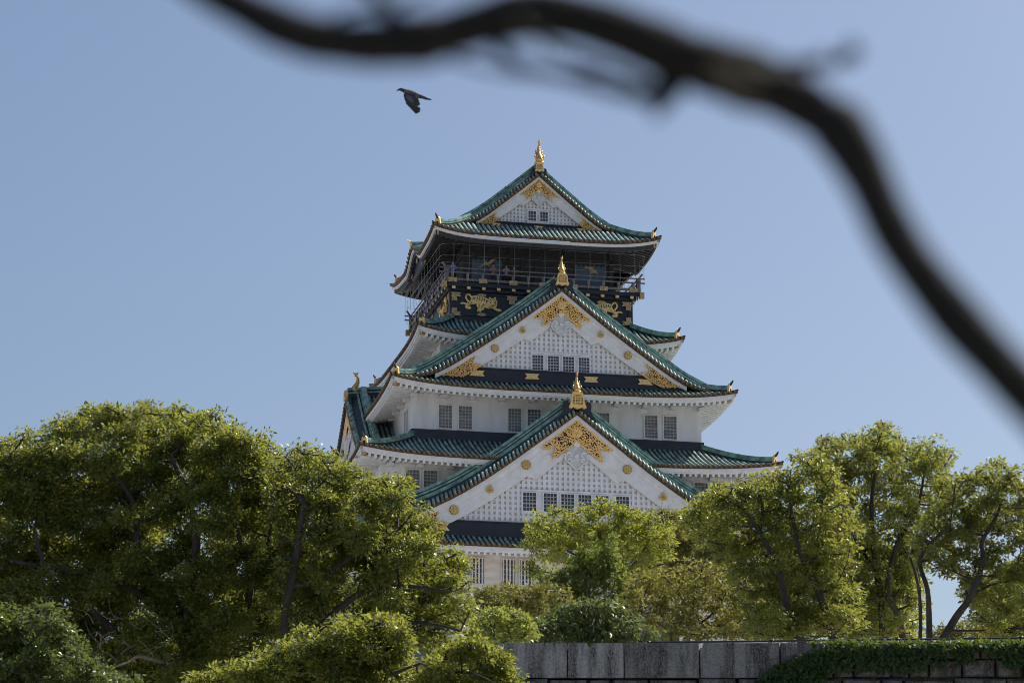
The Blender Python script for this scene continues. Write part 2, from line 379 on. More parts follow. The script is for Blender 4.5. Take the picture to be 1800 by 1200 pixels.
def inside(p, poly):
    x, y = p; r = False; n = len(poly)
    for i in range(n):
        x1, y1 = poly[i]; x2, y2 = poly[(i + 1) % n]
        if (y1 > y) != (y2 > y) and x < (x2 - x1) * (y - y1) / (y2 - y1) + x1: r = not r
    return r
def filigree(poly, f, sc, parent, name='gold_panel', disc=None, seed=1):
    """openwork gilt panel: dark back plate, raised gold border, scrolls; f(a, b, depth)"""
    rnd = random.Random(seed); b = MB()
    b.prism(poly, f, 0.02, 1)
    n = len(poly)
    for i in range(n):
        p, q = poly[i], poly[(i + 1) % n]; L = math.hypot(q[0] - p[0], q[1] - p[1])
        if L < 1e-4: continue
        b.tube([f(p[0], p[1], 0.05), f(q[0], q[1], 0.05)], 0.038 * sc, 5)
    xs = [p[0] for p in poly]; ys = [p[1] for p in poly]; pts = []
    for _ in range(3000):
        p = (rnd.uniform(min(xs), max(xs)), rnd.uniform(min(ys), max(ys)))
        if inside(p, poly) and all(math.hypot(p[0] - a, p[1] - c) > 0.165 * sc for a, c in pts):
            if disc and math.hypot(p[0] - disc[0], p[1] - disc[1]) < disc[2]: continue
            pts.append(p)
    for p in pts:
        a0 = rnd.uniform(0, 6.28); sg = rnd.choice((-1, 1)); path = []
        for k in range(9):
            t = k / 8; r = (0.035 + 0.105 * t) * sc; a = a0 + sg * 5.2 * t
            path.append(f(p[0] + r * math.cos(a), p[1] + r * math.sin(a), 0.05))
        b.tube(path, [0.046 * sc - 0.014 * sc * k / 8 for k in range(9)], 4)
        b.tube([f(p[0], p[1], 0.04), f(p[0] + 0.15 * sc * math.cos(a0), p[1] + 0.15 * sc * math.sin(a0), 0.05)], [0.055 * sc, 0.02 * sc], 4)
    if disc:
        c = f(disc[0], disc[1], 0.05); nn = (f(0, 0, 1) - f(0, 0, 0)).normalized()
        b.disc(c, nn, disc[2], 0.05, 16)
        for k in range(8):
            a = 2 * math.pi * k / 8
            b.tube([f(disc[0] + disc[2] * r * math.cos(a), disc[1] + disc[2] * r * math.sin(a), 0.11) for r in (0.25, 0.55, 0.85)], [0.03 * sc, 0.075 * sc, 0.05 * sc], 5)
    return obj(name, b, [M['goldflat'], M['dark']], parent)
def plate(c, w, h, nrm, parent, m='oldgold', shape='tail', name='gilt_plate'):
    n = Vector(nrm); x = Vector((1, 0, 0)) if abs(n.y) > 0.5 else Vector((0, 1, 0)); c = Vector(c); b = MB()
    if shape == 'tail': poly = [(-.5, -.5), (.5, -.5), (.36, 0), (.5, .5), (-.5, .5), (-.36, 0)]
    elif shape == 'tab': poly = [(-.5, .5), (-.5, -.5), (-.2, -.3), (0, -.5), (.2, -.3), (.5, -.5), (.5, .5)]
    elif shape == 'oval': poly = [(.5 * math.cos(a), .5 * math.sin(a)) for a in np.linspace(0, 6.283, 12, endpoint=False)]
    else: poly = [(-.5, -.5), (.5, -.5), (.5, .5), (-.5, .5)]
    b.prism(poly, lambda p, s, k: c + x * p * w + Vector((0, 0, s * h)) + n * k, 0.035)
    b.prism([(p * 0.6, s * 0.5) for p, s in poly], lambda p, s, k: c + x * p * w + Vector((0, 0, s * h)) + n * (k + 0.03), 0.02)
    return obj(name, b, M[m], parent)

def gable(G):
    """front gable facing -v (axis 'f') or side gable facing -u (axis 'l'); local frame: a across, n outwards"""
    zg, foot, vb, vin, dep, sc, axis = G['zg'], G['foot'], G['vb'], G['vin'], G['dep'], G['sc'], G.get('axis', 'f')
    P = (lambda a, n, z: Vector((a, -n, z))) if axis == 'f' else (lambda a, n, z: Vector((-n, a, z)))
    ax = P(1, 0, 0); out = P(0, 1, 0); U = G['U']
    nose = vb + 0.24
    # roof slopes (sheet with thickness), and their ribs
    rs = MB(); rr = MB(); RZ_ = 0.68 * sc; VW = 0.85 * sc
    rise = lambda u: RZ_ * (1 - 0.75 * max(0, (u / U - 0.7) / 0.3) ** 1.5)      # the roof edge rolls down towards the gable
    for s in (-1, 1):
        us = [U * i / 16 for i in range(17)]
        vs = []
        for u in us:
            q = rise(u); vs += [P(s * u, nose, zg(u) - 0.12), P(s * u, nose, zg(u)), P(s * u, nose - 0.4 * VW, zg(u) + 0.55 * q), P(s * u, nose - VW, zg(u) + q), P(s * u, vin, zg(u) + q), P(s * u, vin, zg(u) - 0.12)]
        rs.add(vs, [(6 * i + j, 6 * i + (j + 1) % 6, 6 * i + 6 + (j + 1) % 6, 6 * i + 6 + j) for i in range(16) for j in range(6)])
        k = nose - VW - 0.75
        while k > vin:
            half_tube_rib(rr, [P(s * u, k, zg(u) + rise(u) + 0.005) for u in us], out, 0.1); k -= RIB
    roof = obj('gable_roof', rs, M['pan'], keep); obj('roof_tile', rr, M['copper'], roof, True)
    vr, vc, vk, vk2 = MB(), MB(), MB(), MB()
    for s in (-1, 1):
        # verge tiles lying across the edge, with round gilt ends
        L = 0; u = 0.0; last = -1
        while u < U:
            sl = (zg(u + 0.02) - zg(u)) / 0.02; st = 0.3 * min(1, 0.75 + 0.25 * sc) / math.sqrt(1 + sl * sl)
            p = P(s * u, nose + 0.04, zg(u) + 0.06)
            if u > 0.05:
                vr.tube([p, p - out * 0.38 * VW + Vector((0, 0, 0.52 * rise(u)))], [0.095 * (0.75 + 0.25 * sc), 0.08 * (0.75 + 0.25 * sc)], 7); vc.disc(p - Vector((0, 0, 0.02)), out, 0.105, 0.05, 9)
            u += st
        us = [U * i / 22 for i in range(23)]
        vc.sweep([P(s * q, nose + 0.02, zg(q)) for q in us], [(0, -0.09), (-0.1, -0.09), (-0.1, 0.03), (0, 0.03)], side=out, mi=1)
        us2 = [u_ for u_ in np.linspace(0.25 * sc, U - 0.0, 24)]
        # low verge ridge then tall descending ridge
        vk2.sweep([P(s * q, nose - VW + 0.06, zg(q) + rise(q) - 0.06) for q in us2], [(0.0, 0), (0.0, 0.24), (-0.1, 0.24), (-0.1, 0)], side=out, mi=0)
        for w, b0, b1, mi in [(w * ks, a * ks, b * ks, i) for ks in [0.6 + 0.4 * sc] for w, a, b, i in ((0.2, 0.0, 0.16, 1), (0.25, 0.10, 0.24, 0), (0.16, 0.23, 0.33, 1), (0.23, 0.32, 0.45, 0), (0.13, 0.44, 0.53, 1), (0.18, 0.52, 0.72, 0))]:
            vk.sweep([P(s * q, nose - VW - 0.38, zg(q) + rise(q) - 0.03) for q in us2], [(-w, b0), (-w, b1), (w, b1), (w, b0)], side=out, mi=mi)
    obj('verge_tile', vr, M['copper'], roof, True); obj('tile_end', vc, [M['cap'], M['capdark']], roof)
    obj('verge_ridge', vk2, M['copper_r'], roof); obj('descending_ridge', vk, [M['copper_r'], M['dark']], roof)
    # main ridge
    rm = MB()
    for w, b0, b1, mi in ((0.26, -0.1, 0.2, 1), (0.3, 0.18, 0.28, 0), (0.22, 0.26, 0.44, 1), (0.25, 0.42, 0.5, 0), (0.15, 0.48, 0.62, 0)):
        rm.sweep([P(0, nose - 0.1, zg(0) + RZ_ * 0.5), P(0, vin, zg(0) + RZ_ * 0.9)], [(-w, b0), (-w, b1), (w, b1), (w, b0)], side=ax, mi=mi)
    obj('main_ridge', rm, [M['copper_r'], M['dark']], roof)
    # gable wall with base band
    wallf = vb - 0.42; zb = G['zb']; inner = lambda u: zg(u) - 0.1 - dep * (1 - 0.2 * min(u / foot, 1))
    gw = MB(); us = [foot * i / 14 for i in range(15)]
    poly = [(-u, zg(u) - 0.2) for u in us[::-1]] + [(u, zg(u) - 0.2) for u in us[1:]] + [(foot, zb - 0.2), (-foot, zb - 0.2)]
    gw.prism(poly, lambda a, b, k: P(a, wallf - k, b), 0.15)
    wall = obj('gable_wall', gw, M['boarding'], keep)
    # bargeboards
    for s in (-1, 1):
        bb = MB(); us = [foot * i / 16 for i in range(17)]
        lo = [(u, max(inner(u), zb)) for u in us]; up = [(u, zg(u) - 0.12) for u in us]
        for i in range(16):
            q = [(s * lo[i][0], lo[i][1]), (s * lo[i+1][0], lo[i+1][1]), (s * up[i+1][0], up[i+1][1]), (s * up[i][0], up[i][1])]
            bb.prism(q, lambda a, b, k: P(a, vb - 0.25 + k, b), 0.2)
            q2 = [(s * us[i], zg(us[i]) - 0.12 - 0.26 * sc), (s * us[i+1], zg(us[i+1]) - 0.12 - 0.26 * sc), (s * us[i+1], zg(us[i+1]) - 0.1), (s * us[i], zg(us[i]) - 0.1)]
            bb.prism(q2, lambda a, b, k: P(a, vb - 0.1 + k, b), 0.2)
            h = [0.55, 0.585]
            ml = [(s * us[j], lo[j][1] + (up[j][1] - lo[j][1]) * h[0]) for j in (i, i + 1)]; mu = [(s * us[j], lo[j][1] + (up[j][1] - lo[j][1]) * h[1]) for j in (i + 1, i)]
            bb.prism(ml + mu, lambda a, b, k: P(a, vb - 0.052 + k, b), 0.035)
        obj('bargeboard', bb, M['trim'], wall)
    # lattice
    lt = MB(); ls = G['ls']; zt = G['band'][1]
    wins = [(u, G['wz'][0], G['ww'], G['wz'][1]) for u in G['wins']]
    if wins: box = (min(w[0] - w[2]/2 for w in wins) - 0.12, max(w[0] + w[2]/2 for w in wins) + 0.12, G['wz'][0] - G['wz'][1]/2 - 0.1, G['wz'][0] + G['wz'][1]/2 + 0.12)
    else: box = (9, 9, 0, 0)
    vw, hw = 0.56 * ls / 2, 0.5 * ls / 2
    n = int(foot / ls)
    F = lambda d: (lambda a, b, k: P(a, wallf + d + k, b))
    def zmax(a): return inner(abs(a)) + 0.05
    for k in range(-n, n + 1):
        a = k * ls; top_ = min(zmax(a - vw), zmax(a + vw)) + 0.1
        segs = [(zt, top_)]
        if box[0] < a + vw and a - vw < box[1]: segs = [(zt, box[2]), (box[3], top_)]
        for b0, b1 in segs:
            if b1 - b0 > 0.03: lt.prism([(a - vw, b0), (a + vw, b0), (a + vw, b1), (a - vw, b1)], F(0.06), 0.05)
    z = zt + ls * 0.2
    while z < zg(0) - dep:
        # half width at this height
        a1 = next((q for q in np.linspace(foot, 0, 200) if zmax(q) > z), 0)
        spans = [(-a1, a1)]
        if box[2] < z + hw and z - hw < box[3]: spans = [(-a1, box[0]), (box[1], a1)]
        for a, b in spans:
            if b - a > 0.05: lt.prism([(a, z - hw), (b, z - hw), (b, z + hw), (a, z + hw)], F(0.02), 0.055)
        z += ls
    if wins:
        x0, x1, y0, y1 = box
        for q in ([(x0, y1 - 0.02), (x1, y1 - 0.02), (x1, y1 + 0.08), (x0, y1 + 0.08)], [(x0, y0 - 0.08), (x1, y0 - 0.08), (x1, y0 + 0.02), (x0, y0 + 0.02)]):
            lt.prism(q, F(0.0), 0.2)
        lt.prism([(x0, y0), (x1, y0), (x1, y1), (x0, y1)], F(0.0), 0.12)
    obj('lattice', lt, M['trim'], wall)
    if axis == 'f':
        for i, (u, z, w, h) in enumerate(wins): window(u, z, w, h, -(wallf + 0.12), blind=(i in G.get('blinds', ())))
    # base band and plates
    z0b, z1b = G['band']; bd = MB(); bw = foot + 0.05
    prof = [(0.34, z0b), (0.34, z0b + 0.42 * (z1b - z0b)), (0.26, z0b + 0.42 * (z1b - z0b)), (0.26, z1b - 0.08), (0.32, z1b - 0.08), (0.32, z1b), (0, z1b), (0, z0b)]
    bd.sweep([P(-bw, wallf, 0), P(bw, wallf, 0)], [(d, z) for d, z in prof], side=out)
    obj('base_band', bd, M['dark'], wall)
    for u in G['plates']: plate(P(u, wallf + 0.35, (z0b + z1b) / 2 + 0.02), 0.95 * sc, 0.36 * sc, out, wall, 'goldflat')
    # carved white pendant
    gm = MB(); zc = inner(0); half = [(0, 0.35), (0.35, 0.25), (0.55, 0.0), (0.95, -0.28), (1.35, -0.55), (1.85, -0.92), (2.1, -1.18), (1.75, -1.12), (1.6, -1.22), (1.3, -0.98), (1.05, -0.98), (0.85, -0.78), (0.62, -0.72), (0.7, -1.0), (0.55, -1.2), (0.35, -1.3), (0.2, -1.5), (0, -1.62)]
    g2 = 0.95 * sc; poly = [(-a * g2, zc + b * g2) for a, b in half[::-1][:-1]] + [(a * g2, zc + b * g2) for a, b in half[:-1]]
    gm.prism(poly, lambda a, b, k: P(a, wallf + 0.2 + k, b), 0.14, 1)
    for i_ in range(len(poly)): gm.tube([P(poly[i_][0], wallf + 0.34, poly[i_][1]), P(poly[(i_ + 1) % len(poly)][0], wallf + 0.34, poly[(i_ + 1) % len(poly)][1])], 0.045 * g2, 5)
    for s in (-1, 1):
        for (cx, cz, r0, tr) in ((0.62, -0.32, 0.26, 4.6), (1.12, -0.66, 0.2, 4.2), (1.55, -0.95, 0.14, 4), (0.42, -0.78, 0.2, 4.8), (0.38, -1.12, 0.16, 4.6)):
            path = [P(s * (cx + r0 * (1 - 0.75 * t) * math.cos(0.6 + tr * t)) * g2, wallf + 0.35, zc + (cz + r0 * (1 - 0.75 * t) * math.sin(0.6 + tr * t)) * g2) for t in np.linspace(0, 1, 12)]
            gm.tube(path, [0.07 * g2 - 0.035 * g2 * i_ / 11 for i_ in range(12)], 5)
    gm.disc(P(0, wallf + 0.36, zc - 0.12 * g2), out, 0.24 * g2, 0.12, 6); gm.disc(P(0, wallf + 0.36, zc - 0.85 * g2), out, 0.12 * g2, 0.08, 8)
    gm.prism([(-0.3 * foot, inner(0.3 * foot) + 0.02), (0, zc + 0.05), (0.3 * foot, inner(0.3 * foot) + 0.02), (0.24 * foot, inner(0.3 * foot) - 0.12 * sc), (0, zc - 0.35 * sc), (-0.24 * foot, inner(0.3 * foot) - 0.12 * sc)], lambda a, b, k: P(a, wallf + 0.2 + k, b), 0.06)
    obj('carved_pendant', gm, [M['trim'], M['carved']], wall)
    # gilt apex panel and feet
    fp = lambda a, b, k: P(a, vb + 0.02 + k, b)
    i0 = 0.30 * sc + 0.1; A_ = 1.36 * dep
    top_h = [(u, zg(u) - i0 - 0.02) for u in np.linspace(0, A_, 5)]
    q1, q2, q3 = 1.05 * dep, 0.78 * dep, 0.92 * dep
    half = top_h + [(q1, zg(q1) - i0 - 0.30 * dep), (q1 * 0.93, zg(q1) - i0 - 0.2 * dep), (q2, zg(q2) - i0 - 0.32 * dep), (q2 * 1.04, zg(q2) - i0 - 0.5 * dep), (q3, inner(q3) - 0.02), (0, inner(0) + 0.02)]
    poly = [(-a, b) for a, b in half[::-1][:-1]] + [(a, b) for a, b in half[1:-1]]
    poly = [(-a, b) for a, b in half[1:]][::-1] + half[:-1]
    filigree(poly, fp, sc, wall, disc=(0, zg(0) - i0 - 0.46 * dep, 0.21 * dep), seed=int(vb * 10))
    for s in (-1, 1):
        a0, a1, a2 = foot * G.get('ft', (0.97, 0.69, 0.64))[0], foot * G.get('ft', (0.97, 0.69, 0.64))[1], foot * G.get('ft', (0.97, 0.69, 0.64))[2]
        zz = zt - 0.02
        pl = [(a0, max(zg(a0) - i0, zb)), (a1, zg(a1) - i0), (a1 + 0.12 * sc, zg(a1) - i0 - 0.32 * dep), (a1 - 0.02 * sc, zg(a1) - i0 - 0.5 * dep), (a1 - 0.16 * sc, zg(a1) - i0 - 0.4 * dep), (a2 , inner(a2) + 0.06), (a1 + 0.1 * sc, inner(a1 + 0.1 * sc) - 0.0), (min(a0, a1 + 0.75 * sc), max(inner(a1 + 0.75 * sc), zb))]
        pl = [(s * a, b) for a, b in pl]
        if s < 0: pl = pl[::-1]
        filigree(pl, fp, sc * 0.9, wall, seed=5 + s)
        plate(P(s * (a2 + 0.25 * sc), wallf + 0.36, (z0b + z1b) / 2 + 0.04), 1.0 * sc, 0.36 * sc, out, wall, 'goldflat')
    for i, u in enumerate(G['crests']):
        for s in (-1, 1):
            crest(P(s * u, vb - 0.02, (zg(u) - 0.12 + inner(u)) / 2 - 0.02), out, 0.255 * sc, 'mum' if (i % 2 == 0) == G.get('mumfirst', True) else 'kiri', wall)
    # ridge end: black scroll plate, gilt pedestal and fish finial
    z0r = G['ped']; pw = G['pw']
    ep = MB(); poly = [(-1.15, -0.75), (-0.8, -0.15), (-0.86, 0.1), (-0.8, 0.32), (-0.62, 0.42), (-0.5, 0.3), (0.5, 0.3), (0.62, 0.42), (0.8, 0.32), (0.86, 0.1), (0.8, -0.15), (1.15, -0.75), (0, 0.02)]
    ep.prism([(a * pw, z0r + b * pw) for a, b in poly], lambda a, b, k: P(a, nose - 0.28 + k, b), 0.16)
    for s in (-1, 1): ep.disc(P(s * 0.66 * pw, nose - 0.14, z0r + 0.2 * pw), out, 0.17 * pw, 0.06, 10)
    obj('ridge_end_plate', ep, M['dark'], roof)
    pd = MB(); ph = G['ph']
    poly = [(-0.52, 0), (-0.40, 0.35), (-0.36, 0.8), (-0.28, 1), (0.28, 1), (0.36, 0.8), (0.40, 0.35), (0.52, 0), (0.38, -0.1), (0.26, 0.02), (0, -0.12), (-0.26, 0.02), (-0.38, -0.1)]
    pd.prism([(a * pw, z0r + b * ph) for a, b in poly], lambda a, b, k: P(a, nose - 0.1 + k, b), 0.2)
    pd.prism([(a * pw * 0.58, z0r + (0.2 + 0.62 * b) * ph) for a, b in [(-.5, 0), (.5, 0), (.5, .7), (.3, 1), (-.3, 1), (-.5, .7)]], lambda a, b, k: P(a, nose + 0.1 + k, b), 0.012, 1)
    for a in (-0.16, 0, 0.16): pd.tube([P(a * pw, nose + 0.12, z0r + 0.22 * ph), P(a * pw * 0.8, nose + 0.12, z0r + 0.8 * ph)], 0.022 * pw, 5)
    for b in (0.35, 0.52, 0.68): pd.tube([P(-0.26 * pw, nose + 0.12, z0r + b * ph), P(0.26 * pw, nose + 0.12, z0r + b * ph)], 0.018 * pw, 5)
    obj('pedestal', pd, [M['goldflat'], M['bronze']], roof)
    fish(P(0, nose - G.get('fb', 0.15), z0r + ph), out, ax, G['fh'], roof)
    if G.get('back'): fish(P(0, -(nose - 0.15), z0r + ph), -out, ax, G['fh'], roof)
    G['roof'], G['wall'] = roof, wall

def fish(base, out, ax, h, parent, m='gold'):
    """gilt dolphin-fish finial: head down on the ridge, tail in the air"""
    b = MB(); z = Vector((0, 0, 1)); base = Vector(base)
    prof = [(0.22, 0.05, 0.15), (0.16, 0.16, 0.17), (0.04, 0.27, 0.155), (-0.06, 0.4, 0.13), (-0.12, 0.53, 0.1), (-0.11, 0.66, 0.075), (-0.04, 0.78, 0.05), (0.05, 0.88, 0.03)]
    pth = smooth_path([base + out * a * h * 0.6 + z * q * h for a, q, r in prof], 3)
    rad = np.interp(np.linspace(0, 7, len(pth)), range(8), [r * h * 0.92 for _, _, r in prof])
    b.tube(pth, list(rad), 10)
    for k in range(3, len(pth) - 4, 2):       # scale rings
        b.tube([pth[k] - (pth[k+1] - pth[k]) * 0.1, pth[k] + (pth[k+1] - pth[k]) * 0.3], [rad[k] * 1.1, rad[k] * 0.98], 10)
    T_ = pth[-1]
    for da, dz in ((0.16, 0.16), (-0.14, 0.2), (0.02, 0.14)):      # tail flukes
        b.tube([T_ - z * 0.1 * h, T_ + out * da * 0.5 * h + z * dz * 0.35 * h, T_ + out * da * h + z * dz * 0.7 * h], [0.045 * h, 0.05 * h, 0.008 * h], 6)
    for s in (-1, 1):
        for q, L in ((0.2, 0.2), (0.34, 0.15), (0.5, 0.14)):       # side fins
            c = pth[int(q * (len(pth) - 1) * 1.0)]
            b.tube([c, c + ax * s * L * 0.75 * h + z * 0.0 * h, c + ax * s * L * 1.0 * h + z * 0.1 * h, c + ax * s * L * 0.95 * h + z * 0.17 * h], [0.05 * h, 0.035 * h, 0.03 * h, 0.006 * h], 5)
        b.disc(base + out * 0.2 * h + z * 0.14 * h + ax * s * 0.08 * h, out, 0.03 * h, 0.05 * h, 6)
        b.tube([base + out * 0.2 * h + z * 0.2 * h + ax * s * 0.07 * h, base + out * 0.12 * h + z * 0.32 * h + ax * s * 0.13 * h], [0.03 * h, 0.008 * h], 5)
    for k in range(2, len(pth) - 3, 2):       # spine along the back
        b.tube([pth[k], pth[k] - out * (rad[k] + 0.05 * h) + z * 0.03 * h], [0.03 * h, 0.006 * h], 4)
    b.box(base + z * 0.02 * h, (0.34 * h, 0.34 * h, 0.1 * h))
    return obj('fish_finial', b, M[m], parent, True)

G1 = dict(zg=curve1([(0, 59.2), (2.2, 57.35), (4.13, 55.85), (5.46, 55.32)]), U=5.46, foot=4.35, vb=5.2, vin=0.0, dep=0.95, sc=0.68, zb=55.55, band=(55.15, 55.82), ls=0.25,
          wins=(-0.41, 0.41), wz=(56.36, 0.68), ww=0.52, plates=(0,), crests=(), ped=59.42, pw=0.62, ph=0.56, fh=1.65, back=True)
G3 = dict(zg=curve1([(0, 49.42), (2.5, 47.45), (5, 45.62), (8.31, 43.5), (9.9, 43.05)]), U=9.9, foot=8.3, vb=11.6, vin=5.5, dep=1.4, sc=1.0, zb=43.35, band=(43.1, 44.02), ls=0.315,
          wins=(-1.53, -0.5, 0.5, 1.53), wz=(44.56, 0.98), ww=0.72, plates=(-1.95, 1.95), crests=(2.6, 4.4), mumfirst=False, ped=49.72, pw=0.88, ph=0.75, fh=1.15)
G5 = dict(zg=curve1([(0, 40.35), (2.5, 38.42), (5, 36.55), (7.55, 34.88), (9.57, 33.86), (12, 32.95), (14.4, 32.25)]), U=14.3, foot=10.6, vb=15.5, vin=10.7, dep=1.7, sc=1.15, zb=32.9, band=(32.3, 33.3), ls=0.335,
          wins=(-2.98, -1.66, -0.55, 0.55, 1.66, 2.98), wz=(34.66, 1.15), ww=0.83, blinds=(), plates=(-2.6, 2.6), crests=(3.25, 5.55, 7.8), ped=40.68, pw=1.1, ph=0.98, fh=1.32, ft=(0.98, 0.83, 0.79))
GL = dict(axis='l', zg=curve1([(0, 44.05), (2.5, 41.75), (5, 39.75), (6.8, 38.75), (7.6, 38.5)]), U=7.6, foot=6.6, fb=0.7, vb=11.9, vin=9.5, dep=1.25, sc=0.9, zb=38.2, band=(38.0, 38.8), ls=0.315,
          wins=(), wz=(0, 0), ww=0, plates=(), crests=(2.5,), ped=44.2, pw=0.8, ph=0.6, fh=1.3)
for G in (G1, G3, G5, GL): gable(G)
# side roofs beside the middle and lowest gables, behind the front slopes
for T, G, uin in ((R3, G3, 7.0), (R5, G5, 11.8)):
    b = MB(); U = G['U']
    for s in (-1, 1):
        b.grid(lambda p, q: Vector((s * (uin + (U - uin) * p), -G['vin'] + (T['D'] - 1.4 + G['vin']) * q, G['zg'](uin + (U - uin) * p) - 0.03)), 8, 10)
    obj('side_roof', b, M['pan'], keep)

# small curved gable ridge over the side eaves of the top roof
for s in (-1, 1):
    b = MB(); H = R1['H']; path = [Vector((s * (7.7 - 2.6 * t), 0, H(s * 7.74, 0) + 0.02 + 0.25 * t)) for t in np.linspace(0, 1, 6)]
    for w, b0, b1 in ((0.16, 0, 0.2), (0.19, 0.18, 0.26), (0.12, 0.25, 0.4)): b.sweep(path, [(-w, b0), (-w, b1), (w, b1), (w, b0)])
    o = obj('curved_gable_ridge', b, M['copper_r'], keep)
    g = MB(); e0 = path[0]; g.prism([(-0.22, -0.05), (-0.16, 0.42), (0.16, 0.42), (0.22, -0.05)], lambda a, z, k: e0 + Vector((s * (0.02 + k), a, z)), 0.12)
    g.tube([e0 + Vector((s * (0.1 + 0.3 * t), 0, 0.42 + 0.05 * t + 0.12 * t * t)) for t in (0, .5, 1)], [0.07, 0.055, 0.02], 6)
    obj('ridge_end', g, [M['goldflat']], o)
    pnl = MB(); pnl.prism([(-2.3, 53.45), (2.3, 53.45), (1.6, 53.75), (0.9, 54.3), (0, 54.55), (-0.9, 54.3), (-1.6, 53.75)], lambda a, z, k: Vector((s * (7.3 - k), a, z - 0.05)), 0.15)
    pn = obj('curved_gable_board', pnl, M['black'], o)
    for vv, zz in ((0, 54.2), (-1.9, 53.62), (1.9, 53.62), (-2.9, 53.4)):
        pl = MB(); pl.prism([(-0.3, -0.14), (0.3, -0.14), (0.2, 0.14), (-0.2, 0.14)], lambda a, z, k: Vector((s * (7.34 + k), vv + a, zz + z)), 0.04); obj('gilt_plate', pl, M['oldgold'], o)

# ---------------------------------------------------------------- balcony storey
dk = MB(); dk.box((0, 0, 50.87), (13.24, 13.0, 0.26)); dk.box((0, 0, 50.62), (12.9, 12.5, 0.26))
deck = obj('balcony', dk, M['black'], keep)
HU, HV = 6.56, 6.44
rl = MB()
for z, w in ((51.98, 0.075), (51.68, 0.085), (51.2, 0.15)):
    for s in (-1, 1):
        rl.box((0, s * HV, z), (2 * HU + (0.9 if z > 51.3 else 0.2), w, w)); rl.box((s * HU, 0, z + 0.003), (w, 2 * HV + (0.9 if z > 51.3 else 0.2), w))
rail_o = obj('railing', rl, M['rail'], deck)
for s in (-1, 1):
    for k in range(-6, 7):
        for (x, y, n) in ((k * 1.03, s * HV, (0, s, 0)), (s * HU, k * 1.03, (s, 0, 0))):
            p = MB(); big = k % 2 == 0; p.box((x, y, 51.38), (0.14, 0.14, 0.58) if not big else (0.17, 0.17, 0.62)); 
            obj('railing_post', p, M['rail'], deck)
            nn = Vector(n)
            if (k % 2 == 0): plate(Vector((x, y, 51.14)) + nn * 0.11, 0.56, 0.3, n, deck, 'oldgold', 'sq')
            else: plate(Vector((x, y, 51.2)) + nn * 0.09, 0.1, 0.1, n, deck, 'gold', 'oval', 'gilt_stud')
            plate(Vector((x * 0.985, y * 0.985, 50.66)) + nn * 0.12, 0.24, 0.19, n, deck, 'goldflat', 'sq')
for s in (-1, 1):      # crossed rail ends at the corners
    for q in (-1, 1):
        c = MB(); c.beam((s * (HU - 0.15), q * (HV), 51.75), (s * (HU + 0.3), q * HV, 52.35), 0.1, 0.12); c.box((s * HU, q * HV, 51.5), (0.24, 0.24, 1.0))
        obj('corner_post', c, M['rail'], deck)
        c = MB(); c.box((s * (HU + 0.18), q * (HV + 0.14), 50.78), (0.3, 0.3, 0.42)); obj('corner_cap', c, M['oldgold'], deck)
# gilt plates on the black storey
for s in (-1, 1):
    n = (0, -1, 0); y = -6.05
    for u, z, w, h, sh in ((s * 5.85, 50.28, 0.72, 0.3, 'tail'), (s * 5.95, 49.98, 0.36, 0.34, 'tab'), (s * 5.85, 48.95, 0.72, 0.26, 'tail'), (s * 5.95, 49.2, 0.36, 0.3, 'tab'), (s * 2.05, 50.22, 0.78, 0.3, 'tail'), (s * 2.05, 49.92, 0.4, 0.32, 'tab'), (s * 4.1, 50.3, 0.62, 0.24, 'oval'), (s * 4.1, 48.98, 0.62, 0.22, 'oval')):
        plate((u, y, z), w, h, n, w1b, 'oldgold', sh)
    for v, z, w, h, sh in ((-5.55, 50.28, 0.72, 0.3, 'tail'), (-5.65, 49.98, 0.36, 0.34, 'tab'), (-5.55, 48.95, 0.72, 0.26, 'tail'), (-2.05, 50.22, 0.78, 0.3, 'tail'), (2.05, 50.22, 0.78, 0.3, 'tail'), (-4, 50.3, 0.6, 0.24, 'oval'), (0, 50.3, 0.6, 0.24, 'oval')):
        plate((s * 6.24, v, z), w, h, (s, 0, 0), w1b, 'oldgold', sh)
for s in (-1, 1):
    b = MB()
    for u in (-6.1, -2.05, 2.05, 6.1): b.box((u, s * 5.99, 49.6), (0.3, 0.1, 2.2))
    for z in (50.42, 48.98): b.box((0, s * 5.985, z), (12.5, 0.085, 0.2))
    obj('timber_frame', b, M['black'], w1b)
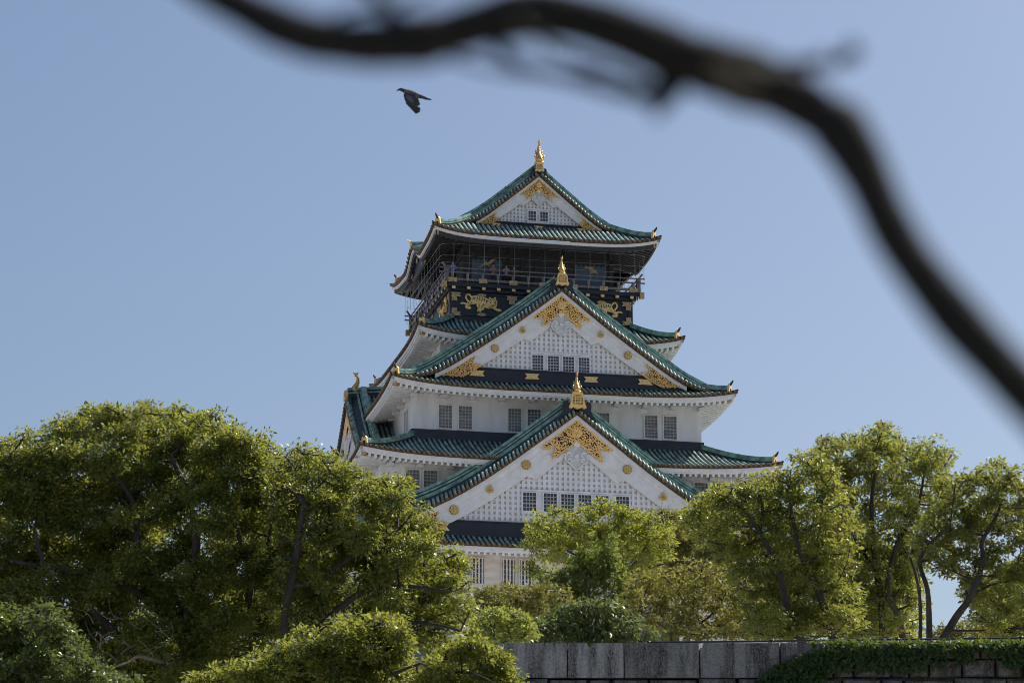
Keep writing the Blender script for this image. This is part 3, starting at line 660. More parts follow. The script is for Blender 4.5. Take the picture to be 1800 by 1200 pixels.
# reliefs
TG = [(490,640),(560,630),(630,650),(690,680),(740,668),(780,675),(800,715),(795,760),(785,790),(810,808),(850,812),(850,835),(810,838),(770,818),(735,800),(690,802),(650,790),(630,795),(638,812),(605,822),(600,842),(555,838),(550,808),(575,785),(555,750),(540,735),(490,747),(448,752),(442,770),(470,790),(465,808),(412,800),(400,775),(410,752),(370,735),(348,746),(340,735),(365,718),(390,722),(412,738),(450,712),(468,690),(478,662)]
def tg(X, Y):
    x = 760 + X / 7.06; y = 430 + Y / 7.06
    return (-5.55 + (x - 808.3) * 0.0386, 49.64 - (y - 535) * 0.0386 + 0.056 * (x - 808.3) * 0.0386)
def tiger(f, parent):
    b = MB(); pl = [tg(*p) for p in TG]; cx = sum(p[0] for p in pl) / len(pl); cz = sum(p[1] for p in pl) / len(pl)
    b.prism(pl, f, 0.07); b.prism([(cx + (a - cx) * 0.93, cz + (z - cz) * 0.88) for a, z in pl], lambda a, z, k: f(a, z, 0.06 + k), 0.05)
    tail = smooth_path([Vector((*tg(*p), 0)) for p in ((485, 668), (470, 640), (445, 618), (420, 630), (412, 660), (428, 692), (445, 712))], 3)
    b.tube([f(p.x, p.y, 0.06) for p in tail], 0.065, 6)
    for a, c in (((560, 745), (560, 790)), ((700, 770), (760, 800)), ((480, 720), (430, 770)), ((600, 760), (590, 800))):
        p, q = tg(*a), tg(*c); b.tube([f(p[0], p[1], 0.1), f(q[0], q[1], 0.1)], [0.13, 0.08], 6)
    hc = tg(735, 730); n = (f(0, 0, 1) - f(0, 0, 0)).normalized(); b.tube([f(hc[0], hc[1], 0.08), f(hc[0], hc[1], 0.2)], [0.3, 0.2], 10)
    for X in (705, 770): e = tg(X, 672); b.disc(f(e[0], e[1], 0.1), n, 0.07, 0.06, 6)
    for X, y0, y1, dx in ((520, 640, 690, 12), (550, 638, 700, 12), (580, 642, 705, 12), (610, 650, 710, 10), (640, 660, 715, 10), (670, 672, 720, 8), (500, 650, 690, 12), (620, 740, 770, -10), (600, 770, 790, -8), (660, 690, 730, -6), (440, 740, 730, 8)):
        p, q = tg(X, y0 + (14 if y0 < 700 else 0)), tg(X - dx, y1); b.tube([f(p[0], p[1], 0.12), f((p[0]+q[0])/2 + 0.04, (p[1]+q[1])/2, 0.13), f(q[0], q[1], 0.12)], [0.02, 0.035, 0.01], 4, 1)
    for X, Y in ((715, 728), (758, 730)): p = tg(X, Y); b.disc(f(p[0], p[1], 0.18), n, 0.05, 0.04, 6, 1)
    p, q = tg(715, 768), tg(758, 768); m_ = tg(737, 762); b.tube([f(p[0], p[1], 0.16), f(m_[0], m_[1], 0.2), f(q[0], q[1], 0.16)], [0.02, 0.035, 0.02], 4, 1)
    for k in (-1, 0, 1): p, q = tg(722 + 14 * k, 690), tg(728 + 8 * k, 708); b.tube([f(p[0], p[1], 0.17), f(q[0], q[1], 0.19)], 0.018, 4, 1)
    return obj('tiger_relief', b, [M['goldflat'], M['black']], parent)
tiger(lambda a, z, k: Vector((a, -5.96 - k, z)), w1b)
tiger(lambda a, z, k: Vector((-a, -5.96 - k, z)), w1b)
tiger(lambda a, z, k: Vector((-6.24 - k, a + 0.1, z)), w1b)
# top storey openings, cranes and columns
for s in (-1, 1):
    p = MB(); p.box((s * 3.55, -5.08, 52.3), (2.1, 0.06, 1.45)); pn = obj('glazed_panel', p, M['panel'], keep)
    p = MB()
    for k in range(-3, 4): p.box((s * 3.55 + k * 0.3, -5.12, 53.04), (0.16, 0.05, 0.12))
    obj('panel_fringe', p, M['panel'], pn)
    c = MB(); cu, cz = s * 3.6, 52.72
    if s < 0: pl = [(-0.62, -0.22), (-0.3, -0.02), (-0.12, 0.12), (-0.2, 0.34), (-0.16, 0.36), (-0.02, 0.16), (0.1, 0.14), (0.3, 0.34), (0.62, 0.42), (0.36, 0.08), (0.14, 0.0), (0.26, -0.14), (0.2, -0.18), (0.06, -0.06), (-0.2, -0.1), (-0.4, -0.26)]
    else: pl = [(-0.58, 0.16), (-0.3, 0.28), (0.0, 0.22), (0.04, 0.32), (0.09, 0.32), (0.12, 0.16), (0.34, 0.04), (0.5, -0.24), (0.3, -0.16), (0.1, -0.2), (-0.06, -0.22), (-0.02, -0.04), (-0.16, 0.1)]
    c.prism([(a, z) for a, z in pl], lambda a, z, k: Vector((cu + a, -5.14 - k, cz + z)), 0.06); obj('crane_relief', c, M['oldgold'], pn)
b = MB()
for s in (-1, 1):
    for u in (-5.0, -1.9, 1.9, 5.0):
        b.box((u, s * 5.1, 52.6), (0.26, 0.14, 3.4)); b.box((s * 5.1, u, 52.6), (0.14, 0.26, 3.4))
    b.box((0, s * 5.12, 53.4), (10.3, 0.1, 0.25)); b.box((s * 5.12, 0, 53.4), (0.1, 10.2, 0.25))
    for k in range(3): b.box((-0.9 + 0.9 * k, s * 5.08, 52.2), (0.7, 0.05, 1.7))
obj('column', b, M['blackwood'], w1)
# protective wire net hung from the eave to the balcony
nt_ = MB(); NU, NV = 7.02, 6.98
def netpt(a, z, side):
    o_ = 0.0 if z > 51.9 else -0.42 * ((51.9 - z) / 0.95) ** 1.6
    return {'f': Vector((a, -NV - o_, z)), 'l': Vector((-NU - o_, a, z)), 'r': Vector((NU + o_, a, z)), 'b': Vector((a, NV + o_, z))}[side]
for side in 'flrb':
    for k in range(-6, 7):
        a = k * 1.03; nt_.tube([netpt(a, z, side) for z in (53.75, 53.2, 52.5, 51.9, 51.6, 51.3, 51.1, 50.95)], 0.0105, 4)
for z in (53.48, 52.7, 52.2):
    pts = []
    for cx, cy, a0 in ((1, 1, 0), (-1, 1, 90), (-1, -1, 180), (1, -1, 270)):
        for a in range(a0, a0 + 91, 18): pts.append(Vector((cx * (NU - 0.6) + 0.6 * math.cos(R(a)), cy * (NV - 0.6) + 0.6 * math.sin(R(a)), z)))
    nt_.tube(pts + [pts[0]], 0.009, 4)
obj('safety_net', nt_, M['wire'], keep)
#PART2
# ---------------------------------------------------------------- people on the balcony
def person(x, y, z, rz, shirt, label, h=1.6, arm=0.5):
    t = thing('person', label, 'person', keep.matrix_world @ Vector((x, y, z)) if False else (0, 0, 0), 0, 'visitors on the balcony')
    Mk = Matrix.Translation((X0, Y0, 0)) @ Matrix.Rotation(YAW, 4, 'Z')
    t.location = Mk @ Vector((x, y, z)); t.rotation_euler = (0, 0, YAW + rz)
    k = h / 1.7
    J = {'pel': ((0, 0, 0.95), 0.14), 'wst': ((0, 0, 1.08), 0.125), 'chs': ((0, 0, 1.3), 0.155), 'nk': ((0, 0.0, 1.46), 0.055), 'hd0': ((0, -0.01, 1.55), 0.085), 'hd1': ((0, -0.015, 1.66), 0.08),
         'ls': ((-0.2, 0, 1.4), 0.06), 'le': ((-0.25, -0.05, 1.14), 0.045), 'lw': ((-0.2, -0.05 - 0.25 * arm, 0.98 + 0.3 * arm), 0.033), 'lh': ((-0.17, -0.12 - 0.27 * arm, 1.0 + 0.36 * arm), 0.04),
         'rs': ((0.2, 0, 1.4), 0.06), 're': ((0.25, -0.04, 1.14), 0.045), 'rw': ((0.2, -0.28, 1.06), 0.033), 'rh': ((0.18, -0.36, 1.08), 0.04),
         'lk': ((-0.1, -0.02, 0.5), 0.065), 'la': ((-0.1, 0.02, 0.08), 0.045), 'lf': ((-0.1, -0.14, 0.04), 0.04), 'rk': ((0.1, -0.02, 0.5), 0.065), 'ra': ((0.1, 0.02, 0.08), 0.045), 'rf': ((0.1, -0.14, 0.04), 0.04),
         'lp': ((-0.1, 0, 0.86), 0.09), 'rp': ((0.1, 0, 0.86), 0.09)}
    ks = list(J); ix = {q: i for i, q in enumerate(ks)}
    E_ = ['pel wst', 'wst chs', 'chs nk', 'nk hd0', 'hd0 hd1', 'chs ls', 'ls le', 'le lw', 'lw lh', 'chs rs', 'rs re', 're rw', 'rw rh', 'pel lp', 'lp lk', 'lk la', 'la lf', 'pel rp', 'rp rk', 'rk ra', 'ra rf']
    me = bpy.data.meshes.new('person_body'); me.from_pydata([Vector(J[q][0]) * k for q in ks], [tuple(ix[w] for w in e.split()) for e in E_], []); me.update()
    o = bpy.data.objects.new('body', me); COL.objects.link(o)
    sk = o.modifiers.new('skin', 'SKIN'); me.skin_vertices[0]
    for q in ks: r = J[q][1] * k; me.skin_vertices[0].data[ix[q]].radius = (r, r)
    me.skin_vertices[0].data[0].use_root = True
    o.modifiers.new('sub', 'SUBSURF').levels = 1
    dg = bpy.context.evaluated_depsgraph_get(); m2 = bpy.data.meshes.new_from_object(o.evaluated_get(dg))
    o.modifiers.clear(); o.data = m2; m2.materials.clear()
    for m in (M['skin'], shirt, M['trouser']): m2.materials.append(m)
    for p in m2.polygons:
        c = p.center / k; p.use_smooth = True
        p.material_index = 0 if (c.z > 1.44 or c.y < -0.2) else (1 if c.z > 0.93 else 2)
    o.parent = t
    hb = MB(); c = Vector((0, 0.012, 1.665)) * k
    hb.grid(lambda a, b: c + Vector((0.1 * math.sin(b * 2.0) * math.cos(6.283 * a), 0.105 * math.sin(b * 2.0) * math.sin(6.283 * a) + 0.01, 0.105 * math.cos(b * 2.0))) * k, 12, 5)
    obj('hair', hb, M['hair'], t, True)
    return t
M['skin'] = mat('skin', (0.45, 0.28, 0.2), 0.6); M['hair'] = mat('hair', (0.015, 0.012, 0.01), 0.5); M['trouser'] = mat('dark_trousers', (0.03, 0.03, 0.04), 0.8)
for x, y, sh, lab, h in ((-6.0, -5.75, (0.25, 0.3, 0.6), 'person in a lilac blue shirt by the balcony corner under the net', 1.6), (-3.25, -5.7, (0.35, 0.2, 0.16), 'person in a reddish brown top beside the gold crane', 1.62),
                         (-2.35, -5.7, (0.42, 0.3, 0.27), 'person in a pale pink top standing right of the gold crane', 1.6), (-1.85, -5.8, (0.12, 0.1, 0.11), 'person in dark clothes next to the one in pale pink', 1.52)):
    person(x, y, 51.0, random.uniform(-0.4, 0.4), mat('shirt', sh, 0.85), lab, h)

# ================================================================ GROUND, TERRACE, WALL
M['ground'] = mat('ground_earth', (0.25, 0.245, 0.23), 0.95, col2=(0.16, 0.17, 0.13), scale=0.05, bump=0.2)
M['grassy'] = mat('terrace_ground', (0.50, 0.485, 0.475), 0.95, col2=(0.36, 0.35, 0.345), scale=0.15, bump=0.3)
g = MB(); g.grid(lambda a, b: Vector((-4000 + 8000 * a, -3000 + 8000 * b, -1.6)), 8, 8)
o = obj('ground', g, M['ground']); o['kind'] = 'structure'
YW = 80.0; zt = at(1000, 1129, YW).z; zb_ = at(1000, 1190, YW).z
pl = MB()
def terr(a, b):
    x = -260 + 520 * a; y = YW + 0.75 + 330 * b
    z = zt - 1.0 + 0.25 * math.sin(x * 0.13) * math.cos(y * 0.09)
    d = math.hypot(x, y - 190); z -= 0
    return Vector((x, y, z))
pl.grid(terr, 60, 44)
n = len(pl.v); 
pl.add([(-260, YW + 0.75, zt - 1.1), (260, YW + 0.75, zt - 1.1), (300, YW + 0.75, -2), (-300, YW + 0.75, -2), (260, YW + 330, zt - 1.1), (-260, YW + 330, zt - 1.1), (320, YW + 380, -2), (-320, YW + 380, -2)],
       [(0, 1, 2, 3), (1, 4, 6, 2), (4, 5, 7, 6), (5, 0, 3, 7)])
o = obj('terrace', pl, M['grassy']); o['kind'] = 'structure'

def wall_mat(name, c1, c2, streak):
    m = bpy.data.materials.new(name); m.use_nodes = True; t = m.node_tree; b = t.nodes['Principled BSDF']; b.inputs['Roughness'].default_value = 0.9
    L = t.links.new; tc = t.nodes.new('ShaderNodeTexCoord')
    def noise(sc, st, det=6, seed=0):
        mp = t.nodes.new('ShaderNodeMapping'); mp.inputs['Scale'].default_value = st; mp.inputs['Location'].default_value = (seed, seed, 0); L(tc.outputs['Object'], mp.inputs[0])
        n = t.nodes.new('ShaderNodeTexNoise'); n.inputs['Scale'].default_value = sc; n.inputs['Detail'].default_value = det; n.inputs['Roughness'].default_value = 0.65; L(mp.outputs[0], n.inputs['Vector']); return n
    def ramp(src, p0, p1, a, c):
        r = t.nodes.new('ShaderNodeValToRGB'); r.color_ramp.elements[0].position = p0; r.color_ramp.elements[1].position = p1
        r.color_ramp.elements[0].color = (*a, 1); r.color_ramp.elements[1].color = (*c, 1); L(src, r.inputs[0]); return r
    base = ramp(noise(14, (1, 1, 1), 8).outputs[0], 0.4, 0.62, c1, c2)
    st = ramp(noise(3.2, (1, 1, 0.14), 5, 3).outputs[0], 0.42, 0.6, (0, 0, 0), (1, 1, 1))
    sp = ramp(noise(26, (1, 1, 0.6), 4, 7).outputs[0], 0.35, 0.6, (0.25,) * 3, (1, 1, 1))
    mu = t.nodes.new('ShaderNodeMath'); mu.operation = 'MULTIPLY'; L(st.outputs[0], mu.inputs[0]); L(sp.outputs[0], mu.inputs[1])
    mx = t.nodes.new('ShaderNodeMix'); mx.data_type = 'RGBA'; L(mu.outputs[0], mx.inputs[0]); L(base.outputs[0], mx.inputs[6]); mx.inputs[7].default_value = (*streak, 1)
    oi = t.nodes.new('ShaderNodeObjectInfo'); mr = t.nodes.new('ShaderNodeMapRange'); mr.inputs['To Min'].default_value = 0.72; mr.inputs['To Max'].default_value = 1.2; L(oi.outputs['Random'], mr.inputs['Value'])
    hv = t.nodes.new('ShaderNodeHueSaturation'); L(mx.outputs[2], hv.inputs['Color']); L(mr.outputs[0], hv.inputs['Value']); L(hv.outputs[0], b.inputs['Base Color'])
    bp = t.nodes.new('ShaderNodeBump'); bp.inputs['Strength'].default_value = 0.5; bp.inputs['Distance'].default_value = 0.03; L(noise(30, (1, 1, 1), 6, 1).outputs[0], bp.inputs['Height']); L(bp.outputs[0], b.inputs['Normal'])
    return m
M['granite'] = wall_mat('granite', (0.27, 0.255, 0.245), (0.42, 0.40, 0.385), (0.05, 0.04, 0.037))
M['rough'] = wall_mat('old_masonry', (0.16, 0.145, 0.13), (0.30, 0.265, 0.23), (0.03, 0.028, 0.026))
wall_t = thing('stone_wall', 'grey streaked stone parapet wall of long cut blocks along the bottom', 'wall', (0, YW, 0))
def block(x0p, x1p, notch=None, y0=1129.5, y1=1190):
    a = at(x0p, y0, YW); c = at(x1p, y1, YW); g_ = 0.012
    x0, x1, z1, z0 = a.x + g_, c.x - g_, a.z, c.z; bb = MB(); r = 0.015
    if notch is None: poly = [(x0, z0), (x1, z0), (x1, z1 - r), (x1 - r, z1), (x0 + r, z1), (x0, z1 - r)]
    else:
        n0, n1 = at(notch[0], y0, YW).x, at(notch[1], y0, YW).x; d = 0.13
        if notch[0] <= x0p + 1: poly = [(x0, z0), (x1, z0), (x1, z1), (n1, z1), (n1, z1 - d), (x0, z1 - d)]
        else: poly = [(x0, z0), (x1, z0), (x1, z1), (n1, z1), (n1 - 0.03, z1 - d), (n0 + 0.02, z1 - d), (n0, z1), (x0, z1)]
    off = random.uniform(-0.008, 0.008)
    bb.prism(poly, lambda p, q, k: Vector((p, off + k, q)), 0.62)
    return obj('wall_block', bb, M['granite'], wall_t)
xs = [1464, 1371.5, 1230, 1097, 997.7, 885, 775, 640, 520, 400, 270, 150, 20, -110, -240]
for i in range(len(xs) - 1):
    nt2 = (1032, 1040) if abs(xs[i] - 1097) < 1 else ((1230, 1237) if abs(xs[i] - 1371.5) < 1 else None)
    block(xs[i + 1], xs[i], nt2)
# rough masonry courses below the parapet and to the right of it
rm = MB(); rnd = random.Random(8)
def stone(x0, x1, z0, z1):
    c = [(x0 + rnd.uniform(0.01, 0.05), z0 + rnd.uniform(0.01, 0.05)), (x1 - rnd.uniform(0.01, 0.05), z0 + rnd.uniform(0.01, 0.04)), (x1 - rnd.uniform(0.01, 0.06), z1 - rnd.uniform(0.0, 0.06)), (x0 + rnd.uniform(0.01, 0.06), z1 - rnd.uniform(0.0, 0.06))]
    cx, cz = sum(p[0] for p in c) / 4, sum(p[1] for p in c) / 4; f0 = rnd.uniform(-0.06, 0.04)
    inn = [(cx + (a - cx) * 0.86 , cz + (b - cz) * 0.8) for a, b in c]
    vs = [(a, 0.5, b) for a, b in c] + [(a, f0 + 0.06, b) for a, b in c] + [(a, f0 - rnd.uniform(0, 0.05), b) for a, b in inn]
    fs = [(8, 9, 10, 11)] + [(4 + i, 4 + (i + 1) % 4, 8 + (i + 1) % 4, 8 + i) for i in range(4)] + [(i, (i + 1) % 4, 4 + (i + 1) % 4, 4 + i) for i in range(4)]
    rm.add(vs, fs)
xL, xR, xE = at(-240, 1150, YW).x, at(1464, 1150, YW).x, at(2100, 1150, YW).x
z = zb_ - 0.01
for row in range(16):
    h = rnd.uniform(0.55, 0.85); x = xL
    while x < xE: w = rnd.uniform(0.6, 1.5); stone(x, x + w, z - h, z); x += w
    z -= h
zr = at(1600, 1131, YW).z; z = zr
for h in ((zr - zb_) * 0.45, (zr - zb_) * 0.55):
    x = xR + 0.02
    while x < xE: w = rnd.uniform(0.5, 1.1); stone(x, x + w, z - h, z + (rnd.uniform(-0.02, 0.08) if z == zr else 0)); x += w
    z -= h
rm.box(((xL + xE) / 2, 0.62, (zb_ - 2) / 2 + 0), (xE - xL, 0.2, zb_ + 2)); rm.box(((xL + xR) / 2, 0.4, (zb_ + zt) / 2 - 0.08), (xR - xL, 0.3, zt - zb_ - 0.16)); rm.box(((xR + xE) / 2 + 0.03, 0.45, (zb_ + zr) / 2 - 0.06), (xE - xR, 0.3, zr - zb_))
obj('rough_masonry', rm, M['rough'], wall_t)
for s, xa, xb in ((-1, -262, xL), (1, xE, 262)):
    b = MB(); b.box(((xa + xb) / 2, 0.35, (zt - 1.9) / 2), (xb - xa, 0.7, zt + 1.9)); obj('rough_masonry', b, M['rough'], wall_t)
# handrail behind the coping
hr = thing('handrail', 'dark steel pipe handrail running along the top of the stone wall', 'railing', (at(1400, 1125, YW + 1.1).x, YW + 1.1, zt - 1.0))
hx = hr.location
b = MB(); b.tube([at(p, q, YW + 1.1) - hx for p, q in ((1138, 1128.5), (1240, 1127.5), (1400, 1125.5), (1600, 1123), (1800, 1120.5), (1950, 1119))], 0.032, 8); obj('rail', b, M['steel'], hr, True)
for p, q in ((1140, 1128.5), (1357, 1126), (1578, 1123.3), (1795, 1120.5)):
    b = MB(); a = at(p, q, YW + 1.1) - hx; b.tube([a + Vector((0, 0, 0.03)), a + Vector((0, 0, -1.35))], 0.04, 8); b.tube([a + Vector((-0.06, 0, 0)), a + Vector((0.06, 0, 0))], 0.05, 8); obj('rail_post', b, M['steel'], hr, True)

# ================================================================ FOLIAGE
def leaf_mat(name, c1, c2, trans, tw=0.45, rough=0.38, spec=0.5):
    m = bpy.data.materials.new(name); m.use_nodes = True; t = m.node_tree; L = t.links.new
    b = t.nodes['Principled BSDF']; b.inputs['Roughness'].default_value = rough; b.inputs['Specular IOR Level'].default_value = spec
    gi = t.nodes.new('ShaderNodeNewGeometry'); r = t.nodes.new('ShaderNodeValToRGB'); e = r.color_ramp.elements
    e[0].position = 0.15; e[1].position = 0.95; e[0].color = (*c1, 1); e[1].color = (*c2, 1)
    L(gi.outputs['Random Per Island'], r.inputs[0]); L(r.outputs[0], b.inputs['Base Color'])
    tr = t.nodes.new('ShaderNodeBsdfTranslucent'); mx = t.nodes.new('ShaderNodeMix'); mx.data_type = 'RGBA'; mx.blend_type = 'MULTIPLY'; mx.inputs[0].default_value = 1.0
    tr.inputs[0].default_value = (*trans, 1)
    ms = t.nodes.new('ShaderNodeMixShader'); ms.inputs[0].default_value = tw
    L(b.outputs[0], ms.inputs[1]); L(tr.outputs[0], ms.inputs[2]); L(ms.outputs[0], t.nodes['Material Output'].inputs['Surface'])
    return m
LM = {
 'camphor': leaf_mat('camphor_leaf', (0.028, 0.052, 0.013), (0.155, 0.178, 0.042), (0.60, 0.62, 0.085), 0.31, 0.4, 0.45),
 'camphor2': leaf_mat('terrace_camphor_leaf', (0.028, 0.052, 0.013), (0.165, 0.186, 0.042), (0.62, 0.64, 0.085), 0.31, 0.4, 0.45),
 'bright': leaf_mat('young_camphor_leaf', (0.028, 0.055, 0.013), (0.17, 0.20, 0.046), (0.64, 0.70, 0.11), 0.34, 0.38, 0.48),
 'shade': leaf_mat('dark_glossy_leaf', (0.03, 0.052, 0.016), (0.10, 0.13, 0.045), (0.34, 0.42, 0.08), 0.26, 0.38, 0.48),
 'olive': leaf_mat('olive_leaf', (0.06, 0.072, 0.02), (0.15, 0.16, 0.045), (0.46, 0.43, 0.08), 0.32, 0.5, 0.35),
 'gold': leaf_mat('golden_leaf', (0.055, 0.066, 0.018), (0.155, 0.16, 0.04), (0.50, 0.47, 0.08), 0.33, 0.5, 0.35),
 'zelk': leaf_mat('zelkova_leaf', (0.032, 0.056, 0.012), (0.165, 0.19, 0.036), (0.66, 0.68, 0.08), 0.34, 0.5, 0.35),
 'ginkgo': leaf_mat('ginkgo_leaf', (0.04, 0.072, 0.018), (0.13, 0.17, 0.045), (0.46, 0.54, 0.09), 0.33, 0.5, 0.3),
 'ivy': leaf_mat('ivy_leaf', (0.025, 0.06, 0.014), (0.06, 0.11, 0.025), (0.20, 0.28, 0.03), 0.3, 0.45, 0.35),
}
M['bark'] = mat('bark', (0.035, 0.028, 0.022), 0.9, col2=(0.075, 0.062, 0.052), scale=6, stretch=(1, 1, 0.3), bump=0.5)
M['bark2'] = mat('grey_bark', (0.05, 0.043, 0.036), 0.9, col2=(0.12, 0.10, 0.085), scale=5, stretch=(1, 1, 0.3), bump=0.5)
def leaves(name, P, D, Nn, L, Wd, m, parent):
    """one pointed quad per leaf"""
    D = D / np.linalg.norm(D, axis=1, keepdims=True); Sd = np.cross(D, Nn); Sd /= np.linalg.norm(Sd, axis=1, keepdims=True) + 1e-9
    Nn = np.cross(Sd, D); N = len(P); V = np.empty((N, 4, 3), np.float32)
    V[:, 0] = P; V[:, 2] = P + D * L[:, None]
    mid = P + D * (0.45 * L)[:, None] + Nn * (0.10 * L)[:, None]
    V[:, 1] = mid + Sd * (Wd / 2)[:, None]; V[:, 3] = mid - Sd * (Wd / 2)[:, None]
    me = bpy.data.meshes.new(name); me.vertices.add(4 * N); me.vertices.foreach_set('co', V.ravel())
    me.loops.add(4 * N); me.loops.foreach_set('vertex_index', np.arange(4 * N, dtype=np.int32))
    me.polygons.add(N); me.polygons.foreach_set('loop_start', np.arange(0, 4 * N, 4, dtype=np.int32)); me.update(calc_edges=True)
    me.materials.append(m); o = bpy.data.objects.new(name, me); COL.objects.link(o); o.parent = parent; return o

def tree(label, Y, base, lobes, limbs, m, seed, L=0.10, asp=0.45, dens=0.2, sig=0.2, bark='bark', name='tree', cat='tree', group=None, up=0.35, droop=0.25, sub=9, depth=0.85, per=30, twigs=1.0, gap=0.0, dead=0, fore=-0.9):
    rng = np.random.default_rng(seed); rd = random.Random(seed)
    B = Vector(base) if len(base) == 3 else at(base[0], base[1], Y)
    t = thing(name, label, cat, B, 0, group)
    k = Y / F_PX; tr = MB(); nodes = []
    def addlimb(path, r0, r1, n):
        N = len(path); rr = [r0 + (r1 - r0) * (i / (N - 1)) ** 0.8 for i in range(N)]
        tr.tube([p - B for p in path], rr, n)
        for p, r in zip(path, rr): nodes.append((p, r))
    for pts, r0, r1 in limbs:
        P3 = []
        for q in pts:
            if len(q) == 3: P3.append(at(q[0], q[1], Y + q[2]))
            else: P3.append(at(q[0], q[1], Y + fore * min(1, len(P3) / 2) + rd.uniform(-0.25, 0.25)))
        if r0 > 0.12 and pts[0][1] > 1250: P3 = [Vector((P3[0].x * 0.5 + B.x * 0.5, Y, B.z))] + P3
        addlimb(smooth_path(P3, 5), r0, r1, 8)
    if not nodes: nodes.append((B, 0.1))
    ALLP, ALLD = [], []
    WAVES = [(np.array([rng.normal() * 6.0, rng.normal() * 5.0, rng.normal() * 8.0]), rng.uniform(0, 6.28)) for _ in range(9)]
    if isinstance(lobes, dict):        # crown given as an outline: fill it with overlapping leafy lobes at varied depth
        po, r_, dz_ = lobes['poly'], lobes['r'], lobes.get('deep', 1.2); lobes_ = list(lobes.get('extra', []))
        x0, x1 = min(p[0] for p in po), max(p[0] for p in po); y0, y1 = min(p[1] for p in po), max(p[1] for p in po); got = []
        for _ in range(9000):
            rr_ = r_ * rd.uniform(0.62, 1.15); c_ = (rd.uniform(x0, x1), rd.uniform(y0, y1))
            if not inside(c_, po): continue
            ok_ = False
            for f_ in (1, 0.75, 0.55, 0.4, 0.3):
                q_ = 1.12 * rr_ * f_
                if all(inside((c_[0] + q_ * math.cos(a), c_[1] + q_ * 0.8 * math.sin(a)), po) or c_[1] + q_ * 0.8 * math.sin(a) > 1185 for a in (0, .79, 1.57, 2.36, 3.14, 3.93, 4.71, 5.5)): ok_ = True; rr_ *= f_; break
            if not ok_: continue
            if any(math.hypot(c_[0] - g_[0], c_[1] - g_[1]) < 0.62 * min(rr_, g_[2]) + 0.13 * r_ for g_ in got): continue
            got.append((c_[0], c_[1], rr_)); lobes_.append((c_[0], c_[1], rr_ * rd.uniform(0.9, 1.15), rr_ * rd.uniform(0.65, 0.9), rd.uniform(-dz_, dz_)))
        for i_ in range(len(po)):
            p_, q_ = po[i_], po[(i_ + 1) % len(po)]; Ls = math.hypot(q_[0] - p_[0], q_[1] - p_[1])
            for _ in range(int(Ls / (r_ * 0.42))):
                t_ = rd.random(); kx_, ky_ = sum(p[0] for p in po) / len(po), sum(p[1] for p in po) / len(po); c_ = (p_[0] + (q_[0] - p_[0]) * t_, p_[1] + (q_[1] - p_[1]) * t_); dl_ = math.hypot(c_[0] - kx_, c_[1] - ky_); w_ = max(0, 1 - r_ * rd.uniform(-0.05, 0.5) / dl_); c_ = (kx_ + (c_[0] - kx_) * w_, ky_ + (c_[1] - ky_) * w_)
                if c_[1] < 1120: lobes_.append((*c_, r_ * rd.uniform(0.2, 0.36), r_ * rd.uniform(0.16, 0.3), rd.uniform(-dz_, dz_) * 0.7))
        lobes = lobes_
    for lb in lobes:
        cx, cy, rx, ry = lb[:4]; dy = lb[4] if len(lb) > 4 else rd.uniform(-0.8, 0.8) * min(rx, ry) * k * 0.8
        C = at(cx, cy, Y + dy); kk = (Y + dy) / F_PX; RX, RZ = rx * kk, ry * kk; RY = (rx + ry) / 2 * kk * depth
        # limb to the lobe
        cand = [n_ for n_ in nodes if n_[0].z < C.z + 0.2] or nodes
        nb = min(cand, key=lambda n_: (n_[0] - C).length + 0.3 * max(0, n_[0].z - C.z + RZ * 0.4))
        mid = (nb[0] + C) / 2 + Vector((rd.uniform(-.15, .15) * RX, rd.uniform(-.2, .2) * RY, -0.12 * RZ))
        r0 = min(nb[1] * 0.75, 0.07 * (1 if RX > 0.8 else 0.7)); cur = smooth_path([nb[0], mid, C], 5)
        addlimb(cur, r0, max(0.018, r0 * 0.45), 6)
        tips = []
        for j in range(int(sub * twigs)):
            d = Vector((rd.gauss(0, 1), rd.gauss(0, 1), rd.gauss(0.25, 0.9))).normalized()
            s_ = cur[rd.randrange(len(cur) // 2, len(cur))]; e_ = C + Vector((d.x * RX, d.y * RY, d.z * RZ)) * rd.uniform(0.7, 0.98)
            m1 = s_.lerp(e_, 0.4) + Vector((rd.uniform(-.1, .1), rd.uniform(-.1, .1), rd.uniform(-.12, .05))) * (e_ - s_).length
            pth = smooth_path([s_, m1, e_], 4); rr0 = max(0.012, r0 * 0.4)
            tr.tube([p - B for p in pth], [rr0 * (1 - 0.8 * i / (len(pth) - 1)) for i in range(len(pth))], 5)
            tips += [(p, (e_ - s_).normalized()) for p in pth[len(pth) // 2:]]
        area = math.pi * rx * ry; nl = int(area * dens); per_t = per; nt_ = max(3, nl // per_t)
        d = rng.normal(size=(nt_, 3)); d /= np.linalg.norm(d, axis=1, keepdims=True); ph = rng.uniform(0, 6.28, 6)
        lump = 1 + 0.09 * np.sin(3.1 * np.arctan2(d[:, 1], d[:, 0]) + ph[0]) + 0.08 * np.sin(5.3 * d[:, 2] + ph[1]) + 0.07 * np.sin(7.7 * d[:, 0] + ph[2])
        rr = np.where(rng.random(nt_) < 0.55, rng.uniform(0.6, 1.05, nt_), rng.uniform(0.15, 0.75, nt_)) * lump
        cl = np.array(C) + d * rr[:, None] * np.array([RX, RY, RZ])
        if tips and twigs > 0:      # part of the tufts sit on the branch tips
            tp = np.array([p for p, _ in tips]); sel = rng.random(nt_) < 0.25
            cl[sel] = tp[rng.integers(0, len(tp), sel.sum())] + rng.normal(size=(sel.sum(), 3)) * sig * 0.4
